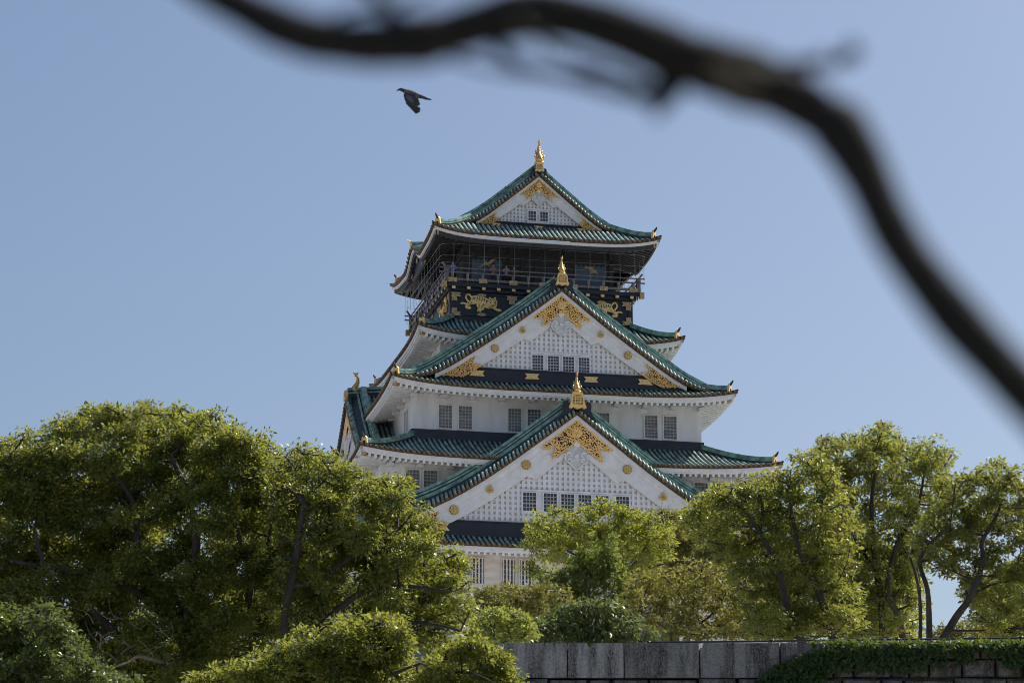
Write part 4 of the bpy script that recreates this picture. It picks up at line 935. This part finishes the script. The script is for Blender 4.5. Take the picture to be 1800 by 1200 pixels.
        if gap > 0:
            val = np.zeros(nt_)            # boughs carry leaves in layered sprays with open, shaded gaps between
            for kv, pv in WAVES: val += np.sin(cl @ (kv * 60 / Y) + pv)
            keep_ = val + 0.5 * rng.normal(size=nt_) > np.quantile(val, min(0.62, gap * 0.95))
            cl = cl[keep_]; d = d[keep_]; nt_ = len(cl)
        cnt = rng.integers(int(per_t * 0.6), int(per_t * 1.4), nt_); idx = np.repeat(np.arange(nt_), cnt); N = len(idx)
        sg = sig * rng.uniform(0.65, 1.25, nt_); off = rng.normal(size=(N, 3)); off /= np.linalg.norm(off, axis=1, keepdims=True) + 1e-6
        off *= (rng.uniform(0, 1, (N, 1)) ** 0.45) * 1.75; off[:, :2] *= 1.08; off[:, 2] = np.where(off[:, 2] < 0, off[:, 2] * 0.55, off[:, 2] * 0.75)
        off *= sg[idx][:, None]
        ALLP.append(cl[idx] + off)
        dd = off / (np.linalg.norm(off, axis=1, keepdims=True) + 1e-6) * 0.9 + d[idx] * 0.2 + rng.normal(size=(N, 3)) * 0.4; dd[:, 2] -= droop; ALLD.append(dd)
    Pp = np.concatenate(ALLP) - np.array(B); Dd = np.concatenate(ALLD); N = len(Pp)
    Nn = rng.normal(size=(N, 3)); Nn[:, 2] += up * 2.2
    LL = L * rng.uniform(0.55, 1.45, N)
    for j in range(dead):
        pass
    obj('trunk', tr, M[bark], t, True)
    leaves('crown', Pp.astype(np.float32), Dd, Nn, LL, LL * asp * rng.uniform(0.8, 1.2, N), m, t)
    return t
GZ = -1.6
def gb(px, Y, z=GZ): return (at(px, 1180, Y).x, Y, z)
TZ = zt - 1.05
# ---- left group, in front of the wall
big = tree('broad round camphor tree with dark forked limbs, filling the lower left', 62, gb(330, 62),
     {'poly': [(-70,800),(0,772),(75,766),(85,742),(130,727),(180,714),(235,711),(290,708),(335,718),(375,731),(430,751),(470,771),(490,800),(505,830),(525,900),(535,1000),(525,1100),(470,1165),(380,1225),(-70,1225)], 'r': 46, 'deep': 1.7},
     [([(345,1290),(338,1180),(330,1080),(345,960),(330,870),(300,800)], 0.2, 0.05), ([(336,1160),(275,1040),(243,960),(237,890),(200,830)], 0.13, 0.04), ([(332,1120),(240,1040),(170,1012),(100,1000),(20,985),(-40,960)], 0.12, 0.035), ([(345,1200),(400,1120),(440,1040),(420,940),(395,860)], 0.13, 0.04), ([(250,1160),(150,1060),(90,1020),(60,930)], 0.11, 0.04), ([(440,1040),(470,960),(480,880)], 0.06, 0.03)],
     LM['camphor'], 11, L=0.090, dens=0.55, sig=0.116, fore=-1.0, gap=0.40, sub=5)
rd = random.Random(6); b = MB(); Bb = big.location
b.tube([p - Bb for p in smooth_path([at(182, 1184, 58.6), at(203, 1171, 58.7), at(225, 1163, 58.9), at(246, 1153, 59.4), at(290, 1165, 60.5)], 5)], [0.012 + 0.03 * i_ / 20 for i_ in range(21)], 7)
for k in range(26):
    a = at(rd.uniform(160, 300), rd.uniform(1080, 1170), 59.2 + rd.uniform(-.4, .6)); e = a + Vector((rd.uniform(-.6, .4), rd.uniform(-.2, .2), rd.uniform(-.1, .55)))
    b.tube([p - Bb for p in smooth_path([a, (a + e) / 2 + Vector((rd.uniform(-.12, .12), 0, rd.uniform(-.1, .1))), e], 4)], [0.011 - 0.001 * i_ for i_ in range(9)], 5)
obj('dead_branch', b, mat('dead_wood', (0.16, 0.13, 0.11), 0.9, col2=(0.26, 0.22, 0.19), scale=8), big, True)
tree('spreading camphor tree with long side boughs, between the broad round tree and the castle wall', 60, gb(520, 60),
     {'poly': [(475,800),(530,781),(565,792),(600,806),(640,838),(690,832),(722,858),(736,895),(764,918),(775,958),(803,972),(820,1000),(825,1050),(840,1078),(800,1105),(785,1140),(700,1145),(600,1135),(500,1145),(488,1000),(470,900)], 'r': 38, 'deep': 1.4, 'extra': [(705,850,22,18),(800,1000,26,26)]},
     [([(520,1290),(515,1180),(500,1100),(520,980),(535,880)], 0.17, 0.05), ([(505,1160),(580,1085),(640,1040),(720,1030),(790,1040)], 0.12, 0.03), ([(510,1130),(580,1010),(650,960),(700,930)], 0.09, 0.03), ([(600,1090),(690,1090),(780,1100),(840,1120)], 0.06, 0.02), ([(640,1040),(690,1000),(740,965)], 0.05, 0.02)],
     LM['camphor'], 12, L=0.090, dens=0.47, sig=0.111, fore=-0.8, gap=0.43, sub=5)
tree('low bushy tree with fresh yellow green leaves in front of the stone wall', 53, gb(620, 53),
     {'poly': [(340,1192),(380,1163),(412,1170),(450,1132),(488,1140),(525,1100),(565,1108),(600,1078),(640,1095),(672,1074),(708,1090),(732,1122),(718,1150),(742,1178),(765,1142),(800,1130),(832,1104),(862,1130),(890,1150),(915,1190),(905,1235),(340,1235)], 'r': 34, 'deep': 1.0},
     [([(620,1330),(610,1240),(590,1180),(560,1140)], 0.1, 0.03), ([(612,1240),(680,1190),(740,1165)], 0.06, 0.02), ([(735,1190),(800,1180),(850,1190),(890,1215)], 0.04, 0.012)],
     LM['camphor2'], 13, L=0.088, dens=0.55, sig=0.098, gap=0.5, up=0.5)
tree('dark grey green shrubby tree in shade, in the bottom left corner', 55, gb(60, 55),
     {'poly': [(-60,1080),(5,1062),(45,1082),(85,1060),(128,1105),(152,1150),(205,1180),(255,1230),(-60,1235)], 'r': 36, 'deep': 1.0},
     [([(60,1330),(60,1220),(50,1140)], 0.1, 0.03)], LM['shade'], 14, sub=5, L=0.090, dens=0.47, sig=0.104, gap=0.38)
tree('small yellow green tree peeping over the wall, beside the olive thicket', 84, gb(870, 84, TZ),
     {'poly': [(825,1100),(850,1073),(890,1068),(932,1088),(944,1112),(922,1130),(830,1130)], 'r': 20, 'deep': 0.8},
     [([(870,1150),(868,1120),(870,1090)], 0.06, 0.02)], LM['bright'], 15, sub=5, L=0.108, dens=0.44, sig=0.122, gap=0.25, per=23)
# ---- on the terrace behind the wall
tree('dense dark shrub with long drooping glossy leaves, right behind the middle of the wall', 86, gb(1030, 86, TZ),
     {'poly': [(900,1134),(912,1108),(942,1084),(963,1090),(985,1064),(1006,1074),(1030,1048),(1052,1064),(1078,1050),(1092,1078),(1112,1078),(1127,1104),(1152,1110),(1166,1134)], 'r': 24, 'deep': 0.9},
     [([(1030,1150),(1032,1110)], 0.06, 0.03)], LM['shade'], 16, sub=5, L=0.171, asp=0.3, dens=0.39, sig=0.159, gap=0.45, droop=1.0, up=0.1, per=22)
tree('olive green rounded tree below the barred windows, left of the upright green tree', 104, gb(890, 104, TZ),
     {'poly': [(812,1060),(848,1037),(880,1027),(920,1032),(960,1029),(1002,1037),(1014,1065),(988,1092),(935,1114),(850,1116),(816,1090)], 'r': 22, 'deep': 1.2},
     [([(890,1150),(888,1100),(900,1050)], 0.08, 0.03)], LM['olive'], 17, sub=5, L=0.126, dens=0.44, sig=0.134, per=23, gap=0.38)
tree('slender upright green tree with spiky vertical shoots, below the spreading zelkova', 108, gb(1030, 108, TZ),
     [(955,1032,8,40),(972,1040,8,44),(990,1034,8,46),(1008,1022,9,56),(1024,1012,9,60),(1042,1004,9,68),(1060,1014,9,62),(1078,1000,9,70),(1094,1026,8,50),(1030,1068,50,22),(1000,1064,36,18),(1070,1066,36,20)],
     [([(1030,1150),(1030,1060),(1036,1010)], 0.07, 0.02), ([(1030,1080),(1075,1040),(1081,1000)], 0.04, 0.015), ([(1030,1080),(975,1055),(962,1020)], 0.04, 0.015)], LM['ginkgo'], 18, L=0.117, dens=1.14, sig=0.067, per=12, sub=4, up=0.0, droop=-0.3)
tree('wide rounded zelkova tree with dark curving boughs, hiding the lowest gable', 128, gb(1060, 128, TZ),
     {'poly': [(940,905),(973,890),(997,899),(1029,892),(1043,878),(1071,876),(1099,886),(1118,896),(1137,891),(1157,908),(1182,926),(1194,953),(1182,983),(1150,1004),(1102,1008),(1067,993),(1011,1003),(962,984),(917,966),(920,935)], 'r': 27, 'deep': 1.8, 'extra': [(930,998,22,15),(945,1005,18,12),(1110,1020,36,22),(1140,1015,40,26)]},
     [([(1095,1150),(1098,1050),(1085,1005),(1060,960),(1050,920)], 0.2, 0.05), ([(1090,1015),(1120,985),(1140,950)], 0.12, 0.04), ([(1090,1010),(1130,1000),(1170,990)], 0.1, 0.03), ([(1085,1010),(1030,985),(985,960)], 0.11, 0.03), ([(1060,1010),(1000,1015),(960,1005),(935,1010)], 0.07, 0.02)],
     LM['zelk'], 19, sub=5, L=0.144, dens=0.52, sig=0.147, per=23, gap=0.50, up=0.6)
tree('pale olive tree standing behind, between the zelkova and the big right hand camphors', 132, gb(1190, 132, TZ),
     {'poly': [(1105,920),(1170,897),(1240,902),(1295,930),(1295,1005),(1225,1045),(1150,1045),(1112,985)], 'r': 30, 'deep': 1.6},
     [([(1190,1150),(1190,1050),(1190,960)], 0.14, 0.04)], LM['olive'], 20, sub=5, L=0.153, dens=0.47, sig=0.159, per=22, gap=0.25)
tree('golden brown bushy tree behind the wall, left of the leaning camphor trunks', 99, gb(1210, 99, TZ),
     {'poly': [(1105,1010),(1180,998),(1240,987),(1295,998),(1345,1050),(1358,1116),(1125,1116),(1095,1060)], 'r': 28, 'deep': 1.5},
     [([(1210,1150),(1212,1090),(1225,1040)], 0.09, 0.03), ([(1212,1110),(1260,1070),(1280,1030)], 0.05, 0.02)], LM['gold'], 21, sub=5, L=0.126, dens=0.44, sig=0.147, per=22, gap=0.53)
tree('big camphor tree leaning left over the castle roof corner, trunks slanting up from the wall', 90, gb(1420, 90, TZ),
     {'poly': [(1193,912),(1208,890),(1226,868),(1250,856),(1270,846),(1300,842),(1330,830),(1360,832),(1385,812),(1405,796),(1440,790),(1480,840),(1510,920),(1505,1000),(1510,1125),(1420,1128),(1320,1125),(1290,1010),(1240,965),(1197,932)], 'r': 36, 'deep': 1.7},
     [([(1412,1135),(1385,1070),(1368,1000),(1335,935),(1300,890),(1265,870)], 0.16, 0.035), ([(1470,1135),(1440,1040),(1412,985),(1395,920),(1385,850)], 0.16, 0.04), ([(1335,935),(1340,890),(1325,850)], 0.07, 0.03), ([(1400,1010),(1440,970),(1460,900)], 0.06, 0.025)],
     LM['camphor2'], 22, sub=5, L=0.126, dens=0.43, sig=0.134, per=26, gap=0.45, group='camphor trees on the terrace', bark='bark')
tree('tallest camphor tree in the right hand group, its crown topping the skyline', 95, gb(1550, 95, TZ),
     {'poly': [(1425,800),(1440,768),(1475,751),(1500,768),(1525,752),(1547,738),(1572,748),(1588,770),(1607,793),(1620,774),(1640,770),(1672,795),(1680,850),(1655,905),(1635,960),(1622,1010),(1630,1060),(1612,1122),(1450,1125),(1455,1000),(1445,900),(1425,820)], 'r': 36, 'deep': 1.7},
     [([(1555,1135),(1548,1050),(1535,960),(1533,870),(1545,800)], 0.17, 0.04), ([(1590,1135),(1578,1080),(1560,1040),(1575,960),(1610,900),(1625,830)], 0.15, 0.035), ([(1540,1000),(1500,940),(1490,850)], 0.08, 0.03)],
     LM['camphor2'], 23, sub=5, L=0.126, dens=0.43, sig=0.128, per=26, gap=0.50, group='camphor trees on the terrace')
tree('camphor tree with two bare diverging stems and a sky patch between them', 88, gb(1645, 88, TZ),
     {'poly': [(1640,850),(1665,838),(1692,828),(1715,830),(1740,808),(1762,806),(1785,822),(1800,840),(1850,838),(1850,1125),(1730,1125),(1695,1062),(1682,1012),(1640,1004),(1610,988),(1598,940),(1640,900)], 'r': 34, 'deep': 1.6},
     [([(1634,1138),(1633,1080),(1630,1035),(1617,985),(1640,950),(1670,925)], 0.11, 0.035), ([(1650,1138),(1680,1085),(1708,1045),(1728,985),(1727,950),(1755,900),(1757,860)], 0.14, 0.035), ([(1617,1138),(1618,1070),(1612,1020),(1600,980)], 0.07, 0.03), ([(1715,1040),(1750,1025),(1790,1020)], 0.05, 0.02)],
     LM['camphor2'], 24, L=0.126, dens=0.40, sig=0.122, per=26, gap=0.58, group='camphor trees on the terrace')
tree('dark leafy tree standing behind the slanting trunks of the tall camphors', 116, gb(1500, 116, TZ),
     {'poly': [(1330,1010),(1400,960),(1480,940),(1560,960),(1620,1000),(1622,1050),(1600,1112),(1340,1116)], 'r': 34, 'deep': 2.0},
     [([(1500,1150),(1500,1060),(1510,990)], 0.12, 0.04)], LM['camphor'], 25, L=0.144, sub=5, dens=0.39, sig=0.141, per=23, gap=0.3, bark='bark')
tree('dark leafy tree filling the right edge behind the two diverging stems', 112, gb(1780, 112, TZ),
     {'poly': [(1705,1050),(1745,1000),(1790,980),(1850,970),(1860,1116),(1700,1116),(1730,1080)], 'r': 30, 'deep': 1.6},
     [([(1790,1150),(1790,1080),(1800,1020)], 0.10, 0.04)], LM['camphor'], 26, L=0.135, sub=5, dens=0.36, sig=0.134, per=23, gap=0.45, bark='bark')
for i, (lab, Y, lob) in enumerate((('low shrub behind the wall, under the golden brown bushy tree', 97, [(1180,1113,40,14),(1240,1113,40,14),(1300,1110,42,18),(1345,1112,34,16)]),
    ('low pale shrub behind the handrail, under the tall camphor', 100, [(1540,1110,45,20),(1500,1108,40,24),(1590,1112,40,16)]),
                                   ('low pale shrub behind the handrail, below the sky gap between two stems', 102, [(1690,1106,44,18),(1660,1114,40,14),(1720,1112,30,16)]),
                                   ('leafy dark shrub behind the handrail near the right edge', 98, [(1780,1100,50,26),(1760,1112,40,18),(1830,1095,40,34)]))):
    tree(lab, Y, gb(lob[0][0], Y, TZ), lob, [], LM['olive' if i < 3 else 'camphor'], 30 + i, L=0.117, dens=0.40, sig=0.111, per=20, sub=5, name='shrub', cat='shrub', group='shrubs behind the handrail')

# ---- ivy over the wall
rng = np.random.default_rng(5)
iv = thing('ivy', 'dark green ivy hanging over the right part of the stone wall, lit along the top', 'ivy', (at(1500, 1190, YW).x, YW, zb_))
poly = [(1322,1205),(1345,1178),(1385,1158),(1432,1138),(1470,1131),(1700,1129),(1830,1127),(1830,1160),(1780,1172),(1740,1160),(1690,1165),(1640,1176),(1580,1182),(1520,1180),(1460,1176),(1445,1205)]
pts = []
while len(pts) < 5200:
    p = (rng.uniform(1320, 1830), rng.uniform(1125, 1206))
    if not inside(p, poly): continue
    dens_ = 1.0 if p[0] < 1600 else (0.85 if p[1] < 1141 else 0.2 + 0.5 * (math.sin(p[0] * 0.075) > 0.45))
    if p[1] > 1160 + 14 * math.sin(p[0] * 0.05) and p[0] > 1470: dens_ *= 0.3
    if p[0] < 1460: dens_ *= 0.75 if p[1] > 1185 else 1.0
    if math.sin(p[0] * 0.11) * math.sin(p[1] * 0.23 + p[0] * 0.05) < -0.55: dens_ *= 0.25
    if rng.random() < dens_: pts.append(at(p[0], p[1], YW - 0.05 - rng.uniform(0, 0.16) * (1.3 if p[1] < 1145 else 1)))
tops = [at(rng.uniform(1425, 1830), rng.normal(1130, 1.8), YW + rng.uniform(-0.15, 0.6)) for _ in range(1300)]
P_ = np.array(pts + tops) - np.array(iv.location); N = len(P_); n1 = len(pts)
D_ = rng.normal(size=(N, 3)) * 0.45; D_[:n1, 2] -= 0.9; D_[n1:, 1] -= 0.5
Nn_ = rng.normal(size=(N, 3)) * 0.5; Nn_[:n1, 1] -= 0.9; Nn_[:n1, 2] += 0.3; Nn_[n1:, 2] += 0.8
LL = 0.12 * rng.uniform(0.6, 1.25, N)
leaves('ivy_leaves', P_, D_, Nn_, LL, LL * 0.85, LM['ivy'], iv)
b = MB(); rd = random.Random(4)
for k in range(26):
    x = rd.uniform(1340, 1800); a = at(x, 1132, YW - 0.03); e = at(x - rd.uniform(0, 60), 1150 + rd.uniform(0, 45), YW - 0.03)
    if x < 1440: a = at(x + 50, 1150, YW - 0.03)
    b = MB(); b.tube([p - iv.location for p in smooth_path([a, (a + e) / 2 + Vector((rd.uniform(-.2, .2), -0.04, 0)), e], 4)], 0.009, 5); obj('ivy_stem', b, M['bark2'], iv)

# ================================================================ NEAR BRANCH (out of focus) AND BIRD
M['twig'] = mat('twig_bark', (0.006, 0.005, 0.0045), 0.9, col2=(0.014, 0.011, 0.009), scale=60, bump=0.3)
DB = 1.085
bt = thing('bare_tree', 'dark bare branch, thick and out of focus, arching across the sky', 'tree', at(2350, 1200, DB + 0.15))
B0 = bt.location.copy(); w2 = lambda px: (px + 2) / F_PX * DB / 2
def br(pts, ws, name='branch', n=12):
    b = MB(); path = smooth_path([at(p[0], p[1], DB + (p[2] if len(p) > 2 else 0)) - B0 for p in pts], 6)
    rr = np.interp(np.linspace(0, len(pts) - 1, len(path)), range(len(pts)), [w2(q) for q in ws])
    if name == 'branch':
        for i_, p_ in enumerate(path): rr[i_] *= 1 + 0.025 * math.sin(i_ * 0.9) + 0.04 * math.sin(i_ * 0.37 + 1)
        for kx, ky, kr, kw in ((1245, 118, 30, 2.2), (1300, 142, 36, 2.6), (1475, 230, 20, 1.6), (742, 70, 14, 1.5), (1022, 34, 14, 1.4)):
            i_ = min(range(len(path)), key=lambda q: (path[q] - (at(kx, ky, DB) - B0)).length)
            for q in range(max(0, i_ - 6), min(len(path), i_ + 7)): rr[q] += w2(kr) * 0.42 * math.exp(-((q - i_) / kw) ** 2)
    b.tube(path, list(rr), n); return obj(name, b, M['twig'], bt, True)
br([(250,-120),(345,-38),(433,17),(500,50),(567,70),(650,78),(733,72),(800,56),(867,36),(942,22),(1013,32),(1075,50),(1178,92),(1244,116),(1311,138),(1378,164),(1444,204),(1478,232),(1520,302),(1580,425),(1675,552),(1775,662),(1850,742),(1960,850),(2150,1010),(2350,1150)],
   [80,82,84,86,88,90,92,92,96,100,98,100,104,104,106,102,102,106,98,92,94,96,100,108,120,140])
br([(2350,1120),(2370,1300),(2360,1700),(2380,2600),(2360,6000),(2350,9100)], [260,280,300,320,340,380], 'trunk')
br([(720,70),(705,42),(672,8),(640,-40)], [46,36,30,28], 'twig', 8)
br([(850,52),(880,88),(912,116),(1000,136),(1080,158),(1142,170),(1158,178)], [40,26,20,22,26,32,34], 'twig', 8)
br([(1142,172),(1165,150),(1200,112)], [44,36,40], 'twig', 8)
br([(1040,50),(1100,90),(1170,120)], [30,24,26], 'twig', 8)
br([(1330,130),(1400,112),(1465,112),(1490,98),(1506,84)], [34,18,18,30,34], 'twig', 8)
br([(560,50),(620,20),(700,6),(760,-20)], [16,14,14,14], 'twig', 8)
br([(700,70,0.02),(820,110,0.02),(930,130,0.02),(1060,128,0.02)], [14,12,12,10], 'twig', 8)
br([(900,30,-0.02),(980,90,-0.02),(1110,140,-0.02),(1150,172,0)], [16,14,16,22], 'twig', 8)
br([(1380,160),(1420,120),(1450,95)], [24,18,12], 'twig', 8)
br([(1180,90),(1200,140),(1160,190),(1150,205)], [30,26,24,14], 'twig', 8)
br([(2350,1000,-0.3),(2050,900,-0.4),(1840,870,-0.46),(1775,885,-0.47)], [14,9,6,4], 'twig', 6)
M['dryleaf'] = leaf_mat('dry_leaf', (0.02, 0.013, 0.004), (0.03, 0.022, 0.006), (0.06, 0.045, 0.008), 0.25, 0.7, 0.2)
M['twigleaf'] = leaf_mat('twig_leaf', (0.018, 0.02, 0.01), (0.03, 0.035, 0.014), (0.06, 0.07, 0.02), 0.3, 0.6, 0.2)
def leaf(px, py, dpx, wpx, ang, d, m, tilt=0.5):
    c = at(px, py, d); k = d / F_PX; a = R(ang); b = MB()
    dx = Vector((math.cos(a), 0.25, math.sin(a))).normalized(); q = Vector((-math.sin(a), tilt, math.cos(a))).normalized(); nn = dx.cross(q)
    rows = []
    for t in np.linspace(-0.5, 0.5, 9):
        w = wpx * k * 0.5 * math.sqrt(max(0.0, 1 - (2 * t) ** 2)) * (1 - 0.3 * t) + 1e-4
        for s_ in (-1, -0.5, 0, 0.5, 1): rows.append(c - B0 + dx * t * dpx * k + q * s_ * w + nn * (abs(s_) * 0.12 * w + 0.1 * k * dpx * t * t))
    b.add(rows, [(5 * i + j, 5 * i + j + 1, 5 * i + j + 6, 5 * i + j + 5) for i in range(8) for j in range(4)])
    return obj('leaf', b, m, bt, True)
leaf(1285, 112, 90, 46, 8, DB - 0.03, M['dryleaf']); leaf(1345, 110, 80, 50, -20, DB - 0.02, M['twigleaf']); leaf(1300, 150, 100, 40, -30, DB - 0.03, M['dryleaf'])
leaf(1395, 135, 60, 30, 40, DB + 0.02, M['twigleaf']); leaf(1755, 890, 70, 34, -60, DB - 0.47, M['dryleaf'])

def bird():
    Yb = 27.5; c0 = at(727, 168, Yb); k = Yb / F_PX
    t = thing('pigeon', 'dark grey pigeon in flight with wings swept down, alone in the sky', 'bird', c0)
    q = lambda px, py, d=0.0: Vector(at(px, py, Yb + d)) - c0
    b = MB()
    ax = [(697.5, 159.8, 0.6), (700.5, 158.2, 1.6), (703.5, 157.4, 2.9), (707, 158.4, 3.3), (711, 160.2, 4.0), (716, 162.5, 5.6), (723, 165.0, 6.6), (730, 167.2, 5.9), (737, 169.4, 4.3), (744, 171.3, 2.9), (749, 172.6, 2.2)]
    path = [q(x, y) for x, y, r in ax]; n0 = len(b.f); b.tube(path, [r * k for _, _, r in ax], 12)
    for i in range(n0, len(b.f)):
        cx = sum((Vector(b.v[j]).x for j in b.f[i])) / len(b.f[i]) / k + 727
        b.m[i] = 1 if cx < 711 else (0 if cx < 737 else 2)
    # fan tail
    tl = [(740, 168.6), (748, 171.2), (757.5, 174.2), (758.5, 176), (749, 175.2), (741, 173)]
    def slab(poly, d0, tilt, th, mi):
        b.prism(poly, lambda px, py, kk: q(px, py, d0 + tilt * (py - 164) * k) + Vector((0, kk, 0)), th, mi)
    slab(tl, -0.008, 0.2, 0.012, 2)
    # wings: arm, secondaries, separate primaries
    for d0, tilt, sx, sy in ((-0.03, -0.55, 0, 0), (0.03, 0.55, 3.0, -1.5)):
        sh = lambda P_: [(x + sx, y + sy) for x, y in P_]
        slab(sh([(711, 163), (709.3, 168), (711.5, 176), (716, 183), (721, 188.5), (729, 188), (734, 187), (735.5, 184), (733, 178), (731.5, 172), (729, 165)]), d0, tilt, 0.010, 2)
        for j, (bx, by, tx, ty) in enumerate(((714, 180, 731, 199.2), (716.5, 183, 733.2, 198.8), (719, 185.5, 734.6, 197.6), (721.5, 187, 735.3, 195), (724, 187.5, 735.2, 192.2))):
            L_ = math.hypot(tx - bx, ty - by); ux, uy = (tx - bx) / L_, (ty - by) / L_; px_, py_ = -uy, ux
            slab(sh([(bx + px_ * 1.8, by + py_ * 1.8), (bx - px_ * 1.8, by - py_ * 1.8), (tx - px_ * 1.1, ty - py_ * 1.1), (tx + ux, ty + uy), (tx + px_ * 0.9, ty + py_ * 0.9)]), d0 - 0.004 * (j % 2) - 0.002, tilt, 0.006, 3)
        slab(sh([(714, 166), (713, 172), (722, 181), (728, 180), (724, 170)]), d0 - 0.006, tilt, 0.008, 0)
    b.tube([q(700, 159.2), q(696.2, 160.4)], [0.9 * k, 0.15 * k], 6, 3)
    for s_ in (-1, 1): b.disc(q(701.6, 157.8, s_ * 2.0 * k), (0, s_, 0), 0.5 * k, 0.4 * k, 6, 3)
    o = obj('body', b, [mat('bird_back', (0.16, 0.13, 0.13), 0.7, col2=(0.09, 0.08, 0.085), scale=40), mat('bird_head', (0.018, 0.02, 0.035), 0.5), mat('bird_wing', (0.035, 0.033, 0.04), 0.7, col2=(0.06, 0.055, 0.06), scale=30), mat('bird_feather', (0.05, 0.036, 0.022), 0.7)], t)
bird()
